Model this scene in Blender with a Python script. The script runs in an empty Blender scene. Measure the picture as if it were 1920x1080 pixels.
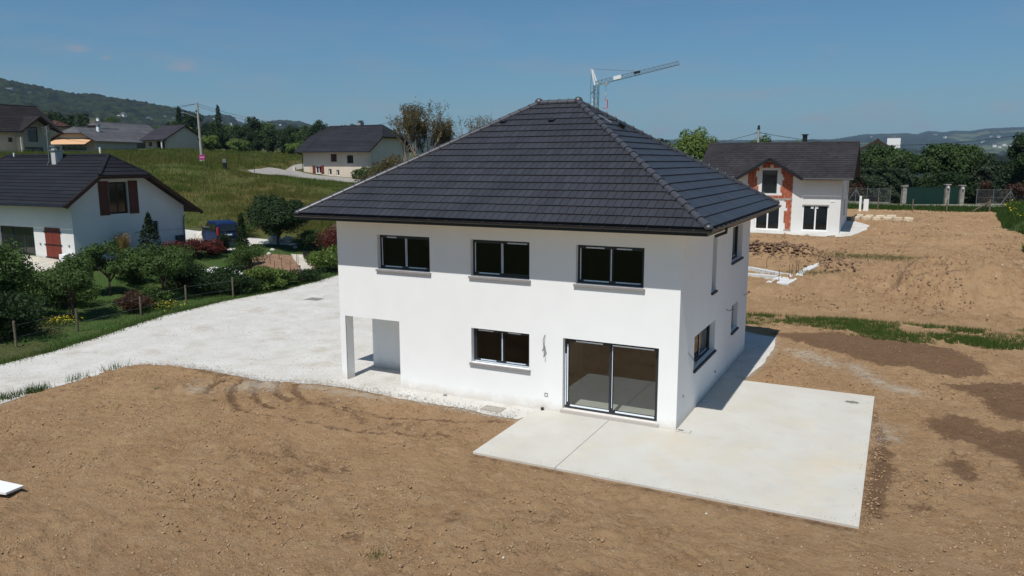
import bpy, bmesh, math, random
import numpy as np
from mathutils import Vector, Matrix
from mathutils.geometry import delaunay_2d_cdt
R=math.radians
scene=bpy.context.scene
COL=scene.collection
# ---------------------------------------------------------------- camera
cd=bpy.data.cameras.new('camera'); cam=bpy.data.objects.new('camera',cd); COL.objects.link(cam)
cd.sensor_width=36.0; cd.lens=36.0*1429.5/1920.0; cd.clip_start=0.1; cd.clip_end=30000
YAW,PIT,ROLL=-0.46857,-0.16457,-0.00173
CAM=Vector((5.186,-20.504,7.512))
fw=Vector((math.sin(YAW)*math.cos(PIT),math.cos(YAW)*math.cos(PIT),math.sin(PIT)))
rt=Vector((math.cos(YAW),-math.sin(YAW),0)); up=rt.cross(fw)
r2=rt*math.cos(ROLL)+up*math.sin(ROLL); u2=-rt*math.sin(ROLL)+up*math.cos(ROLL)
M=Matrix((r2,u2,-fw)).transposed().to_4x4(); M.translation=CAM
cam.matrix_world=M; scene.camera=cam
# ---------------------------------------------------------------- sky and sun
SUN=Vector((0.03,-0.50,0.8655)).normalized()
w=bpy.data.worlds.new("World"); scene.world=w; w.use_nodes=True
nt=w.node_tree; bg=nt.nodes['Background']
sky=nt.nodes.new('ShaderNodeTexSky'); sky.sky_type='NISHITA'; sky.sun_disc=False
sky.sun_elevation=math.asin(SUN.z); sky.sun_rotation=math.atan2(SUN.x,SUN.y)
sky.altitude=500; sky.air_density=1.0; sky.dust_density=.7; sky.ozone_density=1.5
# faint thin clouds low in the sky
tc=nt.nodes.new('ShaderNodeTexCoord'); mp=nt.nodes.new('ShaderNodeMapping'); mp.inputs['Scale'].default_value=(5,5,26)
no=nt.nodes.new('ShaderNodeTexNoise'); no.inputs['Scale'].default_value=1.5; no.inputs['Detail'].default_value=7; no.inputs['Roughness'].default_value=.62
cr=nt.nodes.new('ShaderNodeValToRGB'); cr.color_ramp.elements[0].position=.49; cr.color_ramp.elements[1].position=.86
cr.color_ramp.elements[1].color=(.75,.75,.75,1)
sx=nt.nodes.new('ShaderNodeSeparateXYZ'); mr=nt.nodes.new('ShaderNodeMapRange'); mr.inputs[1].default_value=.22; mr.inputs[2].default_value=.02
mm=nt.nodes.new('ShaderNodeMath'); mm.operation='MULTIPLY'
mx=nt.nodes.new('ShaderNodeMixRGB'); mx.inputs[2].default_value=(7.0,6.6,7.0,1)
L=nt.links.new
tn_=nt.nodes.new('ShaderNodeMixRGB'); tn_.blend_type='MULTIPLY'; tn_.inputs[0].default_value=1; tn_.inputs[2].default_value=(.80,1.27,1.50,1)
L(tc.outputs['Generated'],mp.inputs[0]); L(mp.outputs[0],no.inputs['Vector']); L(no.outputs[0],cr.inputs[0])
L(tc.outputs['Generated'],sx.inputs[0]); L(sx.outputs[2],mr.inputs[0]); L(mr.outputs[0],mm.inputs[0]); L(cr.outputs[0],mm.inputs[1])
# a few small separate clouds low over the hills
mp2=nt.nodes.new('ShaderNodeMapping'); mp2.inputs['Scale'].default_value=(1,1,2.6); L(tc.outputs['Generated'],mp2.inputs[0])
n2_=nt.nodes.new('ShaderNodeTexNoise'); n2_.inputs['Scale'].default_value=34; n2_.inputs['Detail'].default_value=6; n2_.inputs['Roughness'].default_value=.6; L(mp2.outputs[0],n2_.inputs['Vector'])
acc=None
for az_,el_,rad in ((-55.6,7.1,.018),(-54.0,6.6,.010),(-49.5,6.3,.026),(-5.6,2.85,.030),(-16.0,2.2,.026),(1.0,2.2,.020),(5.6,3.3,.03)):
    a_=math.radians(az_); e_=math.radians(el_); dn_=nt.nodes.new('ShaderNodeVectorMath'); dn_.operation='DISTANCE'; dn_.inputs[1].default_value=(math.sin(a_)*math.cos(e_),math.cos(a_)*math.cos(e_),math.sin(e_)*2.6); L(mp2.outputs[0],dn_.inputs[0])
    mr_=nt.nodes.new('ShaderNodeMapRange'); mr_.inputs[1].default_value=rad; mr_.inputs[2].default_value=0; L(dn_.outputs['Value'],mr_.inputs[0])
    if acc is None: acc=mr_.outputs[0]
    else:
        ad_=nt.nodes.new('ShaderNodeMath'); ad_.operation='MAXIMUM'; L(acc,ad_.inputs[0]); L(mr_.outputs[0],ad_.inputs[1]); acc=ad_.outputs[0]
s1_=nt.nodes.new('ShaderNodeMath'); s1_.operation='ADD'; L(acc,s1_.inputs[0]); L(n2_.outputs[0],s1_.inputs[1])
s2_=nt.nodes.new('ShaderNodeMapRange'); s2_.inputs[1].default_value=.72; s2_.inputs[2].default_value=1.35; s2_.inputs[4].default_value=.42; L(s1_.outputs[0],s2_.inputs[0])
s3_=nt.nodes.new('ShaderNodeMath'); s3_.operation='MULTIPLY'; s4_=nt.nodes.new('ShaderNodeMapRange'); s4_.inputs[2].default_value=.25; L(acc,s4_.inputs[0]); L(s4_.outputs[0],s3_.inputs[0]); L(s2_.outputs[0],s3_.inputs[1])
mx3=nt.nodes.new('ShaderNodeMixRGB'); mx3.inputs[2].default_value=(7.5,6.8,7.2,1)
L(sky.outputs[0],tn_.inputs[1]); L(tn_.outputs[0],mx3.inputs[1]); L(s3_.outputs[0],mx3.inputs[0]); L(mx3.outputs[0],mx.inputs[1]); L(mm.outputs[0],mx.inputs[0]); 
hz_=nt.nodes.new('ShaderNodeMapRange'); hz_.inputs[1].default_value=.16; hz_.inputs[2].default_value=.0; hz_.inputs[4].default_value=.9
h2_=nt.nodes.new('ShaderNodeMixRGB'); h2_.blend_type='MULTIPLY'; h2_.inputs[2].default_value=(1.0,.86,.78,1)
L(sx.outputs[2],hz_.inputs[0]); L(hz_.outputs[0],h2_.inputs[0]); L(mx.outputs[0],h2_.inputs[1]); L(h2_.outputs[0],bg.inputs['Color'])
bg.inputs['Strength'].default_value=0.054
sl=bpy.data.lights.new('sun','SUN'); sl.energy=5.0; sl.angle=R(.53); sl.color=(1,.97,.92)
so=bpy.data.objects.new('sun',sl); COL.objects.link(so); so.rotation_euler=SUN.to_track_quat('Z','Y').to_euler(); so.location=(0,0,60)
scene.view_settings.view_transform='Standard'; scene.view_settings.look='None'; scene.view_settings.gamma=1
scene.view_settings.exposure=-0.12
scene.cycles.max_bounces=7; scene.cycles.transparent_max_bounces=12; scene.cycles.volume_bounces=0
scene.cycles.use_denoising=True
try: scene.cycles.caustics_reflective=False; scene.cycles.caustics_refractive=False
except Exception: pass
HAZE=6.5e-5
# ---------------------------------------------------------------- terrain function
CP=[(-39,8,1.5),(-39,16.5,1.8),(-40,21,1.3),(-36,22,1.3),(-48,4,1.6),(-48,20,2.0),(-60,0,2.5),(-60,-20,2.5),(-45,-15,1.0),(-32,0,.25),(-32,12,.5),(-31,20,.5),
(-46,32,2.2),(-60,36,4.3),(-74,53,6.5),(-88,61,7.6),(-105,46,8.2),(-75,30,6.0),(-90,20,7.5),(-140,77,9.7),(-139,95,10.1),(-136,135,9.8),(-110,110,8.0),(-78,79,5.1),(-83,76,5.2),(-73,82,4.9),(-88,74,6.0),
(-60,60,4.2),(-77.4,62.4,6.3),(-82.6,71.2,6.6),(-89.8,83.5,6.8),(-72.8,57.9,5.85),(-72.5,61.5,5.6),(-74.5,66.5,5.1),(-71.7,68.9,4.8),(-67.5,70,4.5),(-79,69.6,5.9),(-86,77,6.0),(-40,60,3.2),(-30,40,1.8),(-20,50,2.2),(-15,30,.6),(-45,112,4.8),(-5,45,1.8),(1.5,46,1.7),(8,45,1.6),(15,40,1.2),(0,33,.9),(8,30,.8),(16,28,.7),(0,24,.2),(12,22,.2),
(5,74,2.7),(11,77,2.7),(18,80,2.7),(-5,70,2.7),(15,69,2.65),(25,70,2.6),(30,30,.8),(25,10,0),(25,-20,0),(0,148,4),(60,150,3),(60,60,2),(60,0,0),(-5,-40,0),(-40,-50,.8),(40,-50,0),(-100,-30,7),(-180,0,12),(-200,120,12),(-120,200,9),(0,220,2),(120,160,0),(0,110,3)]
CP=np.array(CP,float)
def _k(r): return np.where(r>0,r*r*np.log(np.maximum(r,1e-9)),0)
def _fit():
    n=len(CP); K=_k(np.hypot(CP[:,None,0]-CP[None,:,0],CP[:,None,1]-CP[None,:,1]))+np.eye(n)*8
    P=np.c_[np.ones(n),CP[:,:2]]; A=np.block([[K,P],[P.T,np.zeros((3,3))]])
    return np.linalg.solve(A,np.r_[CP[:,2],0,0,0])
_W=_fit()
def sst(a,b,t):
    t=np.clip((t-a)/(b-a),0,1); return t*t*(3-2*t)
def T(x,y):
    x=np.asarray(x,float);y=np.asarray(y,float)
    z=np.zeros(np.broadcast(x,y).shape)+_W[-3]+_W[-2]*x+_W[-1]*y
    for i in range(len(CP)): z=z+_W[i]*_k(np.hypot(x-CP[i,0],y-CP[i,1]))
    dx=np.maximum(np.maximum(-27-x,x-14),0);dy=np.maximum(np.maximum(-60-y,y-19.5),0)
    w=sst(0,14,np.hypot(dx,dy))
    return w*z-.06
def gz(x,y): return float(T(x,y))
rng=np.random.default_rng(7); random.seed(7)
def _h(ix,iy,s):
    n=(ix.astype(np.int64)*374761393+iy.astype(np.int64)*668265263+s*1274126177)&0xffffffff
    n=((n^(n>>13))*1274126177)&0xffffffff
    return ((n^(n>>16))&0xffff)/65535.0
def vn(x,y,s=0):
    x=np.asarray(x,float);y=np.asarray(y,float)
    ix=np.floor(x);iy=np.floor(y);fx=x-ix;fy=y-iy;fx=fx*fx*(3-2*fx);fy=fy*fy*(3-2*fy)
    a=_h(ix,iy,s);b=_h(ix+1,iy,s);c=_h(ix,iy+1,s);d=_h(ix+1,iy+1,s)
    return (a*(1-fx)+b*fx)*(1-fy)+(c*(1-fx)+d*fx)*fy-.5
def fbm(x,y,s=0,o=4,g=.5):
    r=0;a=1;f=1
    for i in range(o): r=r+a*vn(x*f+i*17.3,y*f-i*9.1,s+i); a*=g; f*=2.03
    return r
def inpoly(x,y,P):
    c=np.zeros(x.shape,bool);n=len(P)
    for i in range(n):
        (x1,y1),(x2,y2)=P[i],P[(i+1)%n]
        if y1==y2: continue
        t=((y1>y)!=(y2>y))&(x<(x2-x1)*(y-y1)/(y2-y1)+x1); c^=t
    return c
def dline(x,y,P,closed=False):
    d=np.full(x.shape,1e9);n=len(P)
    for i in range(n if closed else n-1):
        (x1,y1),(x2,y2)=P[i],P[(i+1)%n]; dx,dy=x2-x1,y2-y1
        t=np.clip(((x-x1)*dx+(y-y1)*dy)/(dx*dx+dy*dy+1e-12),0,1)
        d=np.minimum(d,np.hypot(x-x1-t*dx,y-y1-t*dy))
    return d
def sdf(x,y,P):
    d=dline(x,y,P,True); return np.where(inpoly(x,y,P),-d,d)
# ---------------------------------------------------------------- object helpers
def tag(o,label=None,cat=None,group=None,kind=None):
    if label: o['label']=label
    if cat: o['category']=cat
    if group: o['group']=group
    if kind: o['kind']=kind
    return o
def empty(name,loc=(0,0,0),rz=0,label=None,cat=None,group=None):
    o=bpy.data.objects.new(name,None); COL.objects.link(o); o.location=loc; o.rotation_euler=(0,0,rz); o.empty_display_size=.3
    return tag(o,label,cat,group)
def link(name,me,parent=None,mats=()):
    o=bpy.data.objects.new(name,me); COL.objects.link(o)
    if parent is not None: o.parent=parent
    for m in mats: me.materials.append(m)
    return o
def np_mesh(name,v,quads=None,tris=None,smooth=False):
    me=bpy.data.meshes.new(name); me.vertices.add(len(v)); me.vertices.foreach_set('co',np.asarray(v,np.float32).ravel())
    parts=[];tot=[];
    if quads is not None and len(quads): parts.append(np.asarray(quads,np.int32).ravel()); tot.append(np.full(len(quads),4,np.int32))
    if tris is not None and len(tris): parts.append(np.asarray(tris,np.int32).ravel()); tot.append(np.full(len(tris),3,np.int32))
    lv=np.concatenate(parts); lt=np.concatenate(tot); ls=np.r_[0,np.cumsum(lt)[:-1]].astype(np.int32)
    me.loops.add(len(lv)); me.loops.foreach_set('vertex_index',lv)
    me.polygons.add(len(lt)); me.polygons.foreach_set('loop_start',ls)
    me.update(calc_edges=True); me.validate()
    if smooth: me.polygons.foreach_set('use_smooth',np.ones(len(me.polygons),bool))
    return me
class MB:
    def __init__(s): s.v=[];s.f=[];s.m=[];s.sm=[]
    def add(s,vs,fs,mi=0,smooth=False):
        b=len(s.v); s.v+= [tuple(p) for p in vs]
        for f in fs: s.f.append(tuple(b+i for i in f)); s.m.append(mi); s.sm.append(smooth)
    def box(s,x0,x1,y0,y1,z0,z1,mi=0):
        s.add([(x0,y0,z0),(x1,y0,z0),(x1,y1,z0),(x0,y1,z0),(x0,y0,z1),(x1,y0,z1),(x1,y1,z1),(x0,y1,z1)],
              [(0,3,2,1),(4,5,6,7),(0,1,5,4),(1,2,6,5),(2,3,7,6),(3,0,4,7)],mi)
    def lbox(s,P,U,N,u0,u1,v0,v1,d0,d1,mi=0):
        P=Vector(P);U=Vector(U);N=Vector(N);Z=Vector((0,0,1))
        q=lambda u,v,d:P+U*u+Z*v+N*d
        s.add([q(u0,v0,d0),q(u1,v0,d0),q(u1,v1,d0),q(u0,v1,d0),q(u0,v0,d1),q(u1,v0,d1),q(u1,v1,d1),q(u0,v1,d1)],
              [(0,1,2,3),(7,6,5,4),(0,4,5,1),(1,5,6,2),(2,6,7,3),(3,7,4,0)],mi)
    def tube(s,pts,rad,n=6,mi=0,cap=True,smooth=True):
        pts=[Vector(p) for p in pts]; k=len(pts)
        if not hasattr(rad,'__len__'): rad=[rad]*k
        vs=[];prev=None
        for i,p in enumerate(pts):
            d=(pts[min(i+1,k-1)]-pts[max(i-1,0)]).normalized()
            if prev is None:
                a=Vector((0,0,1)) if abs(d.z)<.9 else Vector((1,0,0)); e1=d.cross(a).normalized()
            else: e1=(prev-d*prev.dot(d)).normalized()
            prev=e1; e2=d.cross(e1)
            for j in range(n):
                t=2*math.pi*j/n; vs.append(p+(e1*math.cos(t)+e2*math.sin(t))*rad[i])
        fs=[(i*n+j,i*n+(j+1)%n,(i+1)*n+(j+1)%n,(i+1)*n+j) for i in range(k-1) for j in range(n)]
        s.add(vs,fs,mi,smooth)
        if cap: s.add(vs[:n],[tuple(range(n-1,-1,-1))],mi); s.add(vs[-n:],[tuple(range(n))],mi)
    def cyl(s,c,r,h,n=16,mi=0,r2=None): s.tube([c,(c[0],c[1],c[2]+h)],[r,r if r2 is None else r2],n,mi)
    def bar(s,a,b,t,mi=0,t2=None):
        a=Vector(a);b=Vector(b);d=(b-a).normalized(); q=Vector((0,0,1)) if abs(d.z)<.95 else Vector((0,1,0))
        e=d.cross(q).normalized(); g=e.cross(d); t2=t if t2 is None else t2
        vs=[p+e*(i*t/2)+g*(j*t2/2) for p in (a,b) for i,j in((-1,-1),(1,-1),(1,1),(-1,1))]
        s.add(vs,[(0,1,2,3),(7,6,5,4),(0,4,5,1),(1,5,6,2),(2,6,7,3),(3,7,4,0)],mi)
    def build(s,name,mats,parent=None,bevel=0):
        me=bpy.data.meshes.new(name); me.from_pydata(s.v,[],s.f)
        me.polygons.foreach_set('material_index',s.m); me.polygons.foreach_set('use_smooth',s.sm); me.update()
        if not isinstance(mats,(list,tuple)): mats=[mats]
        o=link(name,me,parent,mats)
        if bevel:
            b=o.modifiers.new('bevel','BEVEL'); b.width=bevel; b.segments=2; b.limit_method='ANGLE'
        return o
def copy_tree(o,parent=None,loc=None,rz=None,sc=None,label=None,name=None):
    c=o.copy(); COL.objects.link(c)
    if parent is not None: c.parent=parent
    if loc is not None: c.location=loc
    if rz is not None: c.rotation_euler=(0,0,rz)
    if sc is not None: c.scale=sc
    if label: c['label']=label
    for ch in list(KIDS.get(o.name,o.children)): copy_tree(ch,c)
    return c
KIDS={}
# ---------------------------------------------------------------- materials
def mat(name,col,rough=.8,metal=0,var=0,scale=3,bump=0,bscale=40,col2=None,island=0,trans=0,spec=.3,detail=5,bdist=.02,thr=(.35,.65)):
    m=bpy.data.materials.new(name); m.use_nodes=True; t=m.node_tree; b=t.nodes['Principled BSDF']; l=t.links.new
    b.inputs['Roughness'].default_value=rough; b.inputs['Metallic'].default_value=metal; b.inputs['Specular IOR Level'].default_value=spec
    c=(*col,1); b.inputs['Base Color'].default_value=c
    tcn=t.nodes.new('ShaderNodeTexCoord'); cur=None
    if var or col2:
        n=t.nodes.new('ShaderNodeTexNoise'); n.inputs['Scale'].default_value=scale; n.inputs['Detail'].default_value=detail; n.inputs['Roughness'].default_value=.6
        l(tcn.outputs['Object'],n.inputs['Vector'])
        k=t.nodes.new('ShaderNodeMixRGB'); rp=t.nodes.new('ShaderNodeMapRange'); rp.inputs[1].default_value=thr[0]; rp.inputs[2].default_value=thr[1]
        l(n.outputs[0],rp.inputs[0]); l(rp.outputs[0],k.inputs[0])
        k.inputs[1].default_value=c; k.inputs[2].default_value=(*(col2 if col2 else [x*(1-var) for x in col]),1)
        if not col2: k.inputs[1].default_value=(*[min(1,x*(1+var)) for x in col],1)
        cur=k.outputs[0]
    if island:
        g=t.nodes.new('ShaderNodeNewGeometry'); rp=t.nodes.new('ShaderNodeMapRange'); rp.inputs[3].default_value=1-island; rp.inputs[4].default_value=1+island
        l(g.outputs['Random Per Island'],rp.inputs[0]); h=t.nodes.new('ShaderNodeHueSaturation'); l(rp.outputs[0],h.inputs['Value'])
        if cur: l(cur,h.inputs['Color'])
        else: h.inputs['Color'].default_value=c
        cur=h.outputs[0]
    if cur: l(cur,b.inputs['Base Color'])
    if bump:
        n=t.nodes.new('ShaderNodeTexNoise'); n.inputs['Scale'].default_value=bscale; n.inputs['Detail'].default_value=5
        l(tcn.outputs['Object'],n.inputs['Vector']); u=t.nodes.new('ShaderNodeBump'); u.inputs['Strength'].default_value=bump; u.inputs['Distance'].default_value=bdist
        l(n.outputs[0],u.inputs['Height']); l(u.outputs[0],b.inputs['Normal'])
    if trans:
        tr=t.nodes.new('ShaderNodeBsdfTranslucent'); ms=t.nodes.new('ShaderNodeMixShader'); ms.inputs[0].default_value=trans
        if cur: l(cur,tr.inputs[0])
        else: tr.inputs[0].default_value=c
        l(b.outputs[0],ms.inputs[1]); l(tr.outputs[0],ms.inputs[2]); l(ms.outputs[0],t.nodes['Material Output'].inputs[0])
    return m
def glassmat(name,tint,refl=1.0):
    m=bpy.data.materials.new(name); m.use_nodes=True; t=m.node_tree; t.nodes.remove(t.nodes['Principled BSDF']); l=t.links.new
    a=t.nodes.new('ShaderNodeBsdfTransparent'); a.inputs[0].default_value=(*tint,1); g=t.nodes.new('ShaderNodeBsdfGlossy'); g.inputs['Roughness'].default_value=.01
    ge=t.nodes.new('ShaderNodeNewGeometry'); dp=t.nodes.new('ShaderNodeVectorMath'); dp.operation='DOT_PRODUCT'; l(ge.outputs['Incoming'],dp.inputs[0]); l(ge.outputs['Normal'],dp.inputs[1])
    def mm_(op,a,b):
        n=t.nodes.new('ShaderNodeMath'); n.operation=op
        for k,v in ((0,a),(1,b)):
            if isinstance(v,float): n.inputs[k].default_value=v
            else: l(v,n.inputs[k])
        return n.outputs[0]
    fr=mm_('ADD',mm_('MULTIPLY',mm_('POWER',mm_('SUBTRACT',1.0,mm_('ABSOLUTE',dp.outputs['Value'],0.0)),5.0),.9),.04*refl)
    x=t.nodes.new('ShaderNodeMath'); x.operation='MINIMUM'; x.inputs[1].default_value=1.0
    s=t.nodes.new('ShaderNodeMixShader'); l(fr,x.inputs[0]); l(x.outputs[0],s.inputs[0]); l(a.outputs[0],s.inputs[1]); l(g.outputs[0],s.inputs[2]); l(s.outputs[0],t.nodes['Material Output'].inputs[0])
    return m
m_render=mat('white_render',(.845,.845,.83),.9,var=.015,scale=1.2,bump=.25,bscale=180,bdist=.004)
m_tile=mat('slate_tile',(.031,.032,.038),.46,var=.12,scale=.9,island=.13,bump=.12,bscale=60,bdist=.003,spec=.5)
m_ridge=mat('ridge_tile',(.055,.055,.062),.38,spec=.55,var=.1,scale=4)
m_ridgej=mat('ridge_joint',(.012,.012,.014),.5)
m_black=mat('black_metal',(.012,.012,.014),.35,spec=.5)
m_clip=mat('zinc_clip',(.62,.62,.62),.35,.6)
m_anth=mat('anthracite_frame',(.022,.026,.032),.4,spec=.5)
m_film=mat('protective_film',(.62,.70,.78),.45,var=.12,scale=9)
m_glass=glassmat('window_glass',(.42,.46,.47),.85)
m_gdoor=glassmat('door_glass',(.86,.88,.86),2.4)
m_gdark=mat('dark_glass',(.012,.014,.015),.06,spec=.7,var=.3,scale=.9)
m_sill=mat('grey_stone_sill',(.27,.255,.25),.8,var=.08,scale=6)
m_conc=mat('interior_concrete',(.30,.285,.26),.85,var=.1,scale=1.3)
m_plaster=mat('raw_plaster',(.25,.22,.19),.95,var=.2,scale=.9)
m_soffit=mat('soffit_board',(.72,.69,.64),.8)
m_wood=mat('weathered_wood',(.15,.12,.085),.9,var=.25,scale=8)
m_dwood=mat('dark_wood',(.055,.028,.018),.8,var=.25,scale=4)
m_red=mat('red_brown_shutter',(.17,.033,.020),.6,var=.12,scale=4)
m_iron=mat('grey_metal',(.28,.29,.30),.45,.5)
m_white=mat('white_paint',(.78,.78,.76),.6)
m_stone=mat('limestone',(.52,.43,.31),.9,var=.25,scale=2.5,bump=.6,bscale=9,bdist=.05)
m_post=mat('granite_post',(.26,.24,.21),.9,var=.3,scale=3)
m_bark=mat('bark',(.075,.055,.04),.95,var=.3,scale=6)
m_barkl=mat('pale_bark',(.20,.165,.125),.95,var=.25,scale=5)
def leafm(name,c,isl=.35,tr=.3): return mat(name,c,.55,island=isl,trans=tr,spec=.18,var=.2,scale=1.1)
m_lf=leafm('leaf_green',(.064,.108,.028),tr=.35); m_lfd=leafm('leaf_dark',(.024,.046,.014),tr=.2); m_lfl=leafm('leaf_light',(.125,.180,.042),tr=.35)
m_lfb=leafm('leaf_bronze',(.120,.098,.040)); m_lfr=leafm('leaf_red',(.125,.035,.028)); m_con=leafm('conifer',(.020,.034,.013),tr=.1); m_gold=leafm('golden_stem',(.30,.21,.07))
m_lfm=leafm('magnolia_leaf',(.034,.062,.015),.45,.15); m_yel=leafm('yellow_flower',(.62,.50,.03)); m_wfl=leafm('white_flower',(.7,.7,.62)); m_rust=leafm('rust_twig',(.085,.045,.03))
m_meadow=mat('meadow_blades',(.088,.130,.024),.8,island=.4,trans=.30,col2=(.128,.130,.034),scale=.10,thr=(.4,.6),spec=.1)
m_lawn=mat('lawn_blades',(.048,.092,.018),.7,island=.35,trans=.3,spec=.15)
m_weed=mat('weed_blades',(.065,.105,.022),.7,island=.4,trans=.3,spec=.15)
# ================================================================ GROUND
DRIVE=[(-19.8,-7.1),(-20,-5.95),(-20.2,-2.7),(-20,-1.95),(-18.6,-1.43),(-15.7,-1.3),(-14.1,-1.45),(-12.3,-.85),(-11.3,-.78),(-8.84,-.86),(-6.36,-1.0),(-4.45,-1.08),(-4.2,-.5),(-.5,-.5),(-.5,5.5),(.72,5.7),(1.03,9),(1.05,11.5),(.8,13.4),(-1,14.2),(-12,14.5),(-13,25),(-28.6,25),(-28.36,20),(-27.3,12.9),(-27.7,9.3),(-27.1,4.7),(-25.9,.9),(-25.1,-2),(-24.7,-4.3),(-24.3,-12),(-20.5,-16),(-19.2,-12)]
LAWN=[(-24.3,-12),(-24.7,-4.3),(-25.1,-2),(-25.9,.9),(-27.1,4.7),(-27.7,9.3),(-27.3,12.9),(-28.36,20),(-28.6,25.2),(-33,26.2),(-37,25.2),(-39,22.9),(-37.2,20.2),(-38.4,17.2),(-48,17.2),(-62,17.2),(-66,-16),(-34,-24)]
PATCH=[(1.0,44.4),(-8.6,44.2),(-8.6,46.4),(.6,46.4),(.7,54.6),(1.6,55.2),(3.0,52.4),(2.9,49.6),(1.9,45.6)]
PARK=[(-48,17.4),(-38.6,17.5),(-37.4,20.2),(-39.1,22.9),(-36.6,24.0),(-35.2,24.6),(-35.6,25.6),(-39.5,25.2),(-44.5,24.6),(-48,23.6)]
BED=[(-33.7,15.0),(-34.9,17.2),(-35.9,21.0),(-34.6,22.2),(-32.9,22.6),(-30.0,19.2),(-29.4,17.4),(-31.5,15.9)]
STRIP=[(-11,19.0),(-6,18.8),(-1.2,18.15),(3.6,19.0),(7.5,18.9),(10.6,19.9),(16,20.6),(26,21.5),(26,16.5),(16,15.9),(10.1,15.4),(6.5,14.7),(4.9,14.6),(2.3,15.3),(-.6,15.0),(-6,15.4),(-11,15.4)]
BANK=[(13.6,67.0),(13.1,60),(12.9,53.0),(14.0,50.2),(14.6,46),(13.0,42.5),(13.0,39.0),(15,36),(40,34),(40,66),(16,65.4)]
PATIO=[(-4.335,-3.995),(4.92,-3.995),(4.92,5.965),(0,5.965),(0,0),(-4.335,0)]
DAMP=[[(0.38,14.22),(2.95,15.14),(5.88,15.25),(7.59,14.05),(8.51,11.82),(8.55,10.42),(7.52,9.61),(6.88,9.82),(5.86,10.1),(4.81,9.98),(3.84,11.05),(2.39,11.95)],
[(6.83,8.55),(8.16,9.49),(11.5,10.1),(14.8,8.6),(13.6,6.6),(11,5.4),(8.33,4.92),(8.01,5.82),(7.83,7.2)],[(6.12,4.07),(7.13,5.11),(7.64,4.57),(8.12,4.07),(10.5,5.0),(13.2,4.2),(14.5,2.4),(11.6,.9),(8.15,.22),(8.15,1.89),(7.7,2.07),(7.5,2.61),(6.62,2.61)],
[(6.85,2.06),(7.06,1.55),(7.36,.72),(7.45,-.29),(7.05,-.66),(6.64,.18),(6.48,.28),(6.76,.8)],
[(5.0,-3.8),(5.5,-2.9),(5.6,-.5),(5.4,2.4),(5.0,4.6),(4.9,-3.8)],[(-4.3,-4.05),(5,-4.05),(5.2,-4.3),(-4.2,-4.2)]]
TRK=[[(-14.7,-1.6),(-14.45,-2.5),(-13.8,-3.3),(-12.9,-4.0),(-12.0,-4.5)],[(-14.1,-1.2),(-13.8,-2.2),(-13.0,-3.1),(-12.0,-3.7),(-11.2,-3.9)],[(-13.3,-1.0),(-13.2,-1.8),(-12.5,-2.6),(-11.5,-3.1)],[(-12.6,-1.0),(-12.6,-1.6),(-12.1,-2.2),(-11.2,-2.7)],[(-15.3,-1.9),(-15.1,-2.9),(-14.6,-3.6)]]
TRF=[[(-13.0,-3.9),(-11.77,-4.6),(-9.8,-4.4),(-7.6,-3.9),(-5.6,-3.2)],[(-11.8,-2.85),(-10.4,-3.0),(-8,-2.6),(-6,-2.0),(-4.8,-1.5)]]
CHALK=[[(2.0,9.8),(1.4,11.3),(2.6,11.2),(3.9,9.6),(3.6,8.6)],[(3.7,10.2),(4.4,9.9),(5.2,8.2),(6.4,7.2),(6.2,6.4),(5,7.0),(4.0,8.6)],[(-14.6,-1.6),(-12.9,-1.5),(-12.7,-2.6),(-14.3,-2.9)],[(-16.0,-2.6),(-15.4,-3.9),(-14.5,-3.6)],[(-8.2,-1.2),(-12.4,-1.1),(-12.2,-1.8),(-9.5,-1.9)],[(5.1,3.5),(5.6,3.2),(5.7,1.9),(5.1,1.4)]]
def steps(bounds,seg):
    out=[]
    for (a,b),s in zip(bounds,seg): out+=list(np.arange(a,b,s))
    return out
def grow(a,s,end,g=1.06,sign=1):
    o=[]; 
    while a<end: s=min(s*g,9); a+=s; o.append(a)
    return o
gx=sorted([-22.0-v for v in grow(0,.1,300)])+list(np.arange(-22,14,.075))+[14+v for v in grow(0,.13,270,1.045)]
gy=sorted([-15.0-v for v in grow(0,.2,60,1.2)])+list(np.arange(-15,16,.075))+list(np.arange(16,70,.27))+[70+v for v in grow(0,.3,230)]
gx=np.array(gx);gy=np.array(gy); X,Y=np.meshgrid(gx,gy); Z=T(X,Y)
allp=[DRIVE,PATCH,PATIO,PARK]
dmin=np.minimum.reduce([sdf(X,Y,P) for P in allp]); dl=np.minimum(sdf(X,Y,LAWN),sdf(X,Y,BED))
out=sst(0,.5,dmin); inside=sst(-.14,-.42,dmin)
near=sst(90,30,np.hypot(X,Y-10))
bump=(fbm(X/2.6,Y/2.6,1,3)*.13+fbm(X/.55,Y/.55,5,4,.6)*.055)*near
rough=sst(-.02,.12,fbm(X/3.1,Y/3.1,30,2)); bump=bump+rough*np.abs(fbm(X/.35,Y/.35,40,2))*.10*near
right=sst(13,24,Y)*sst(-14,-8,X)
pt=sst(.0,.16,fbm(X/2.1,Y/1.5,55,3)); rid=1-np.abs(fbm(X/.34,Y/.22,61,3,.55))*3.4; bump=bump+pt*np.clip(rid,-.4,1)*.050*near+np.clip(fbm(X/.16,Y/.13,66,2)-.16,0,1)*.16*near
bump=bump*(1+.9*right)
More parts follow.
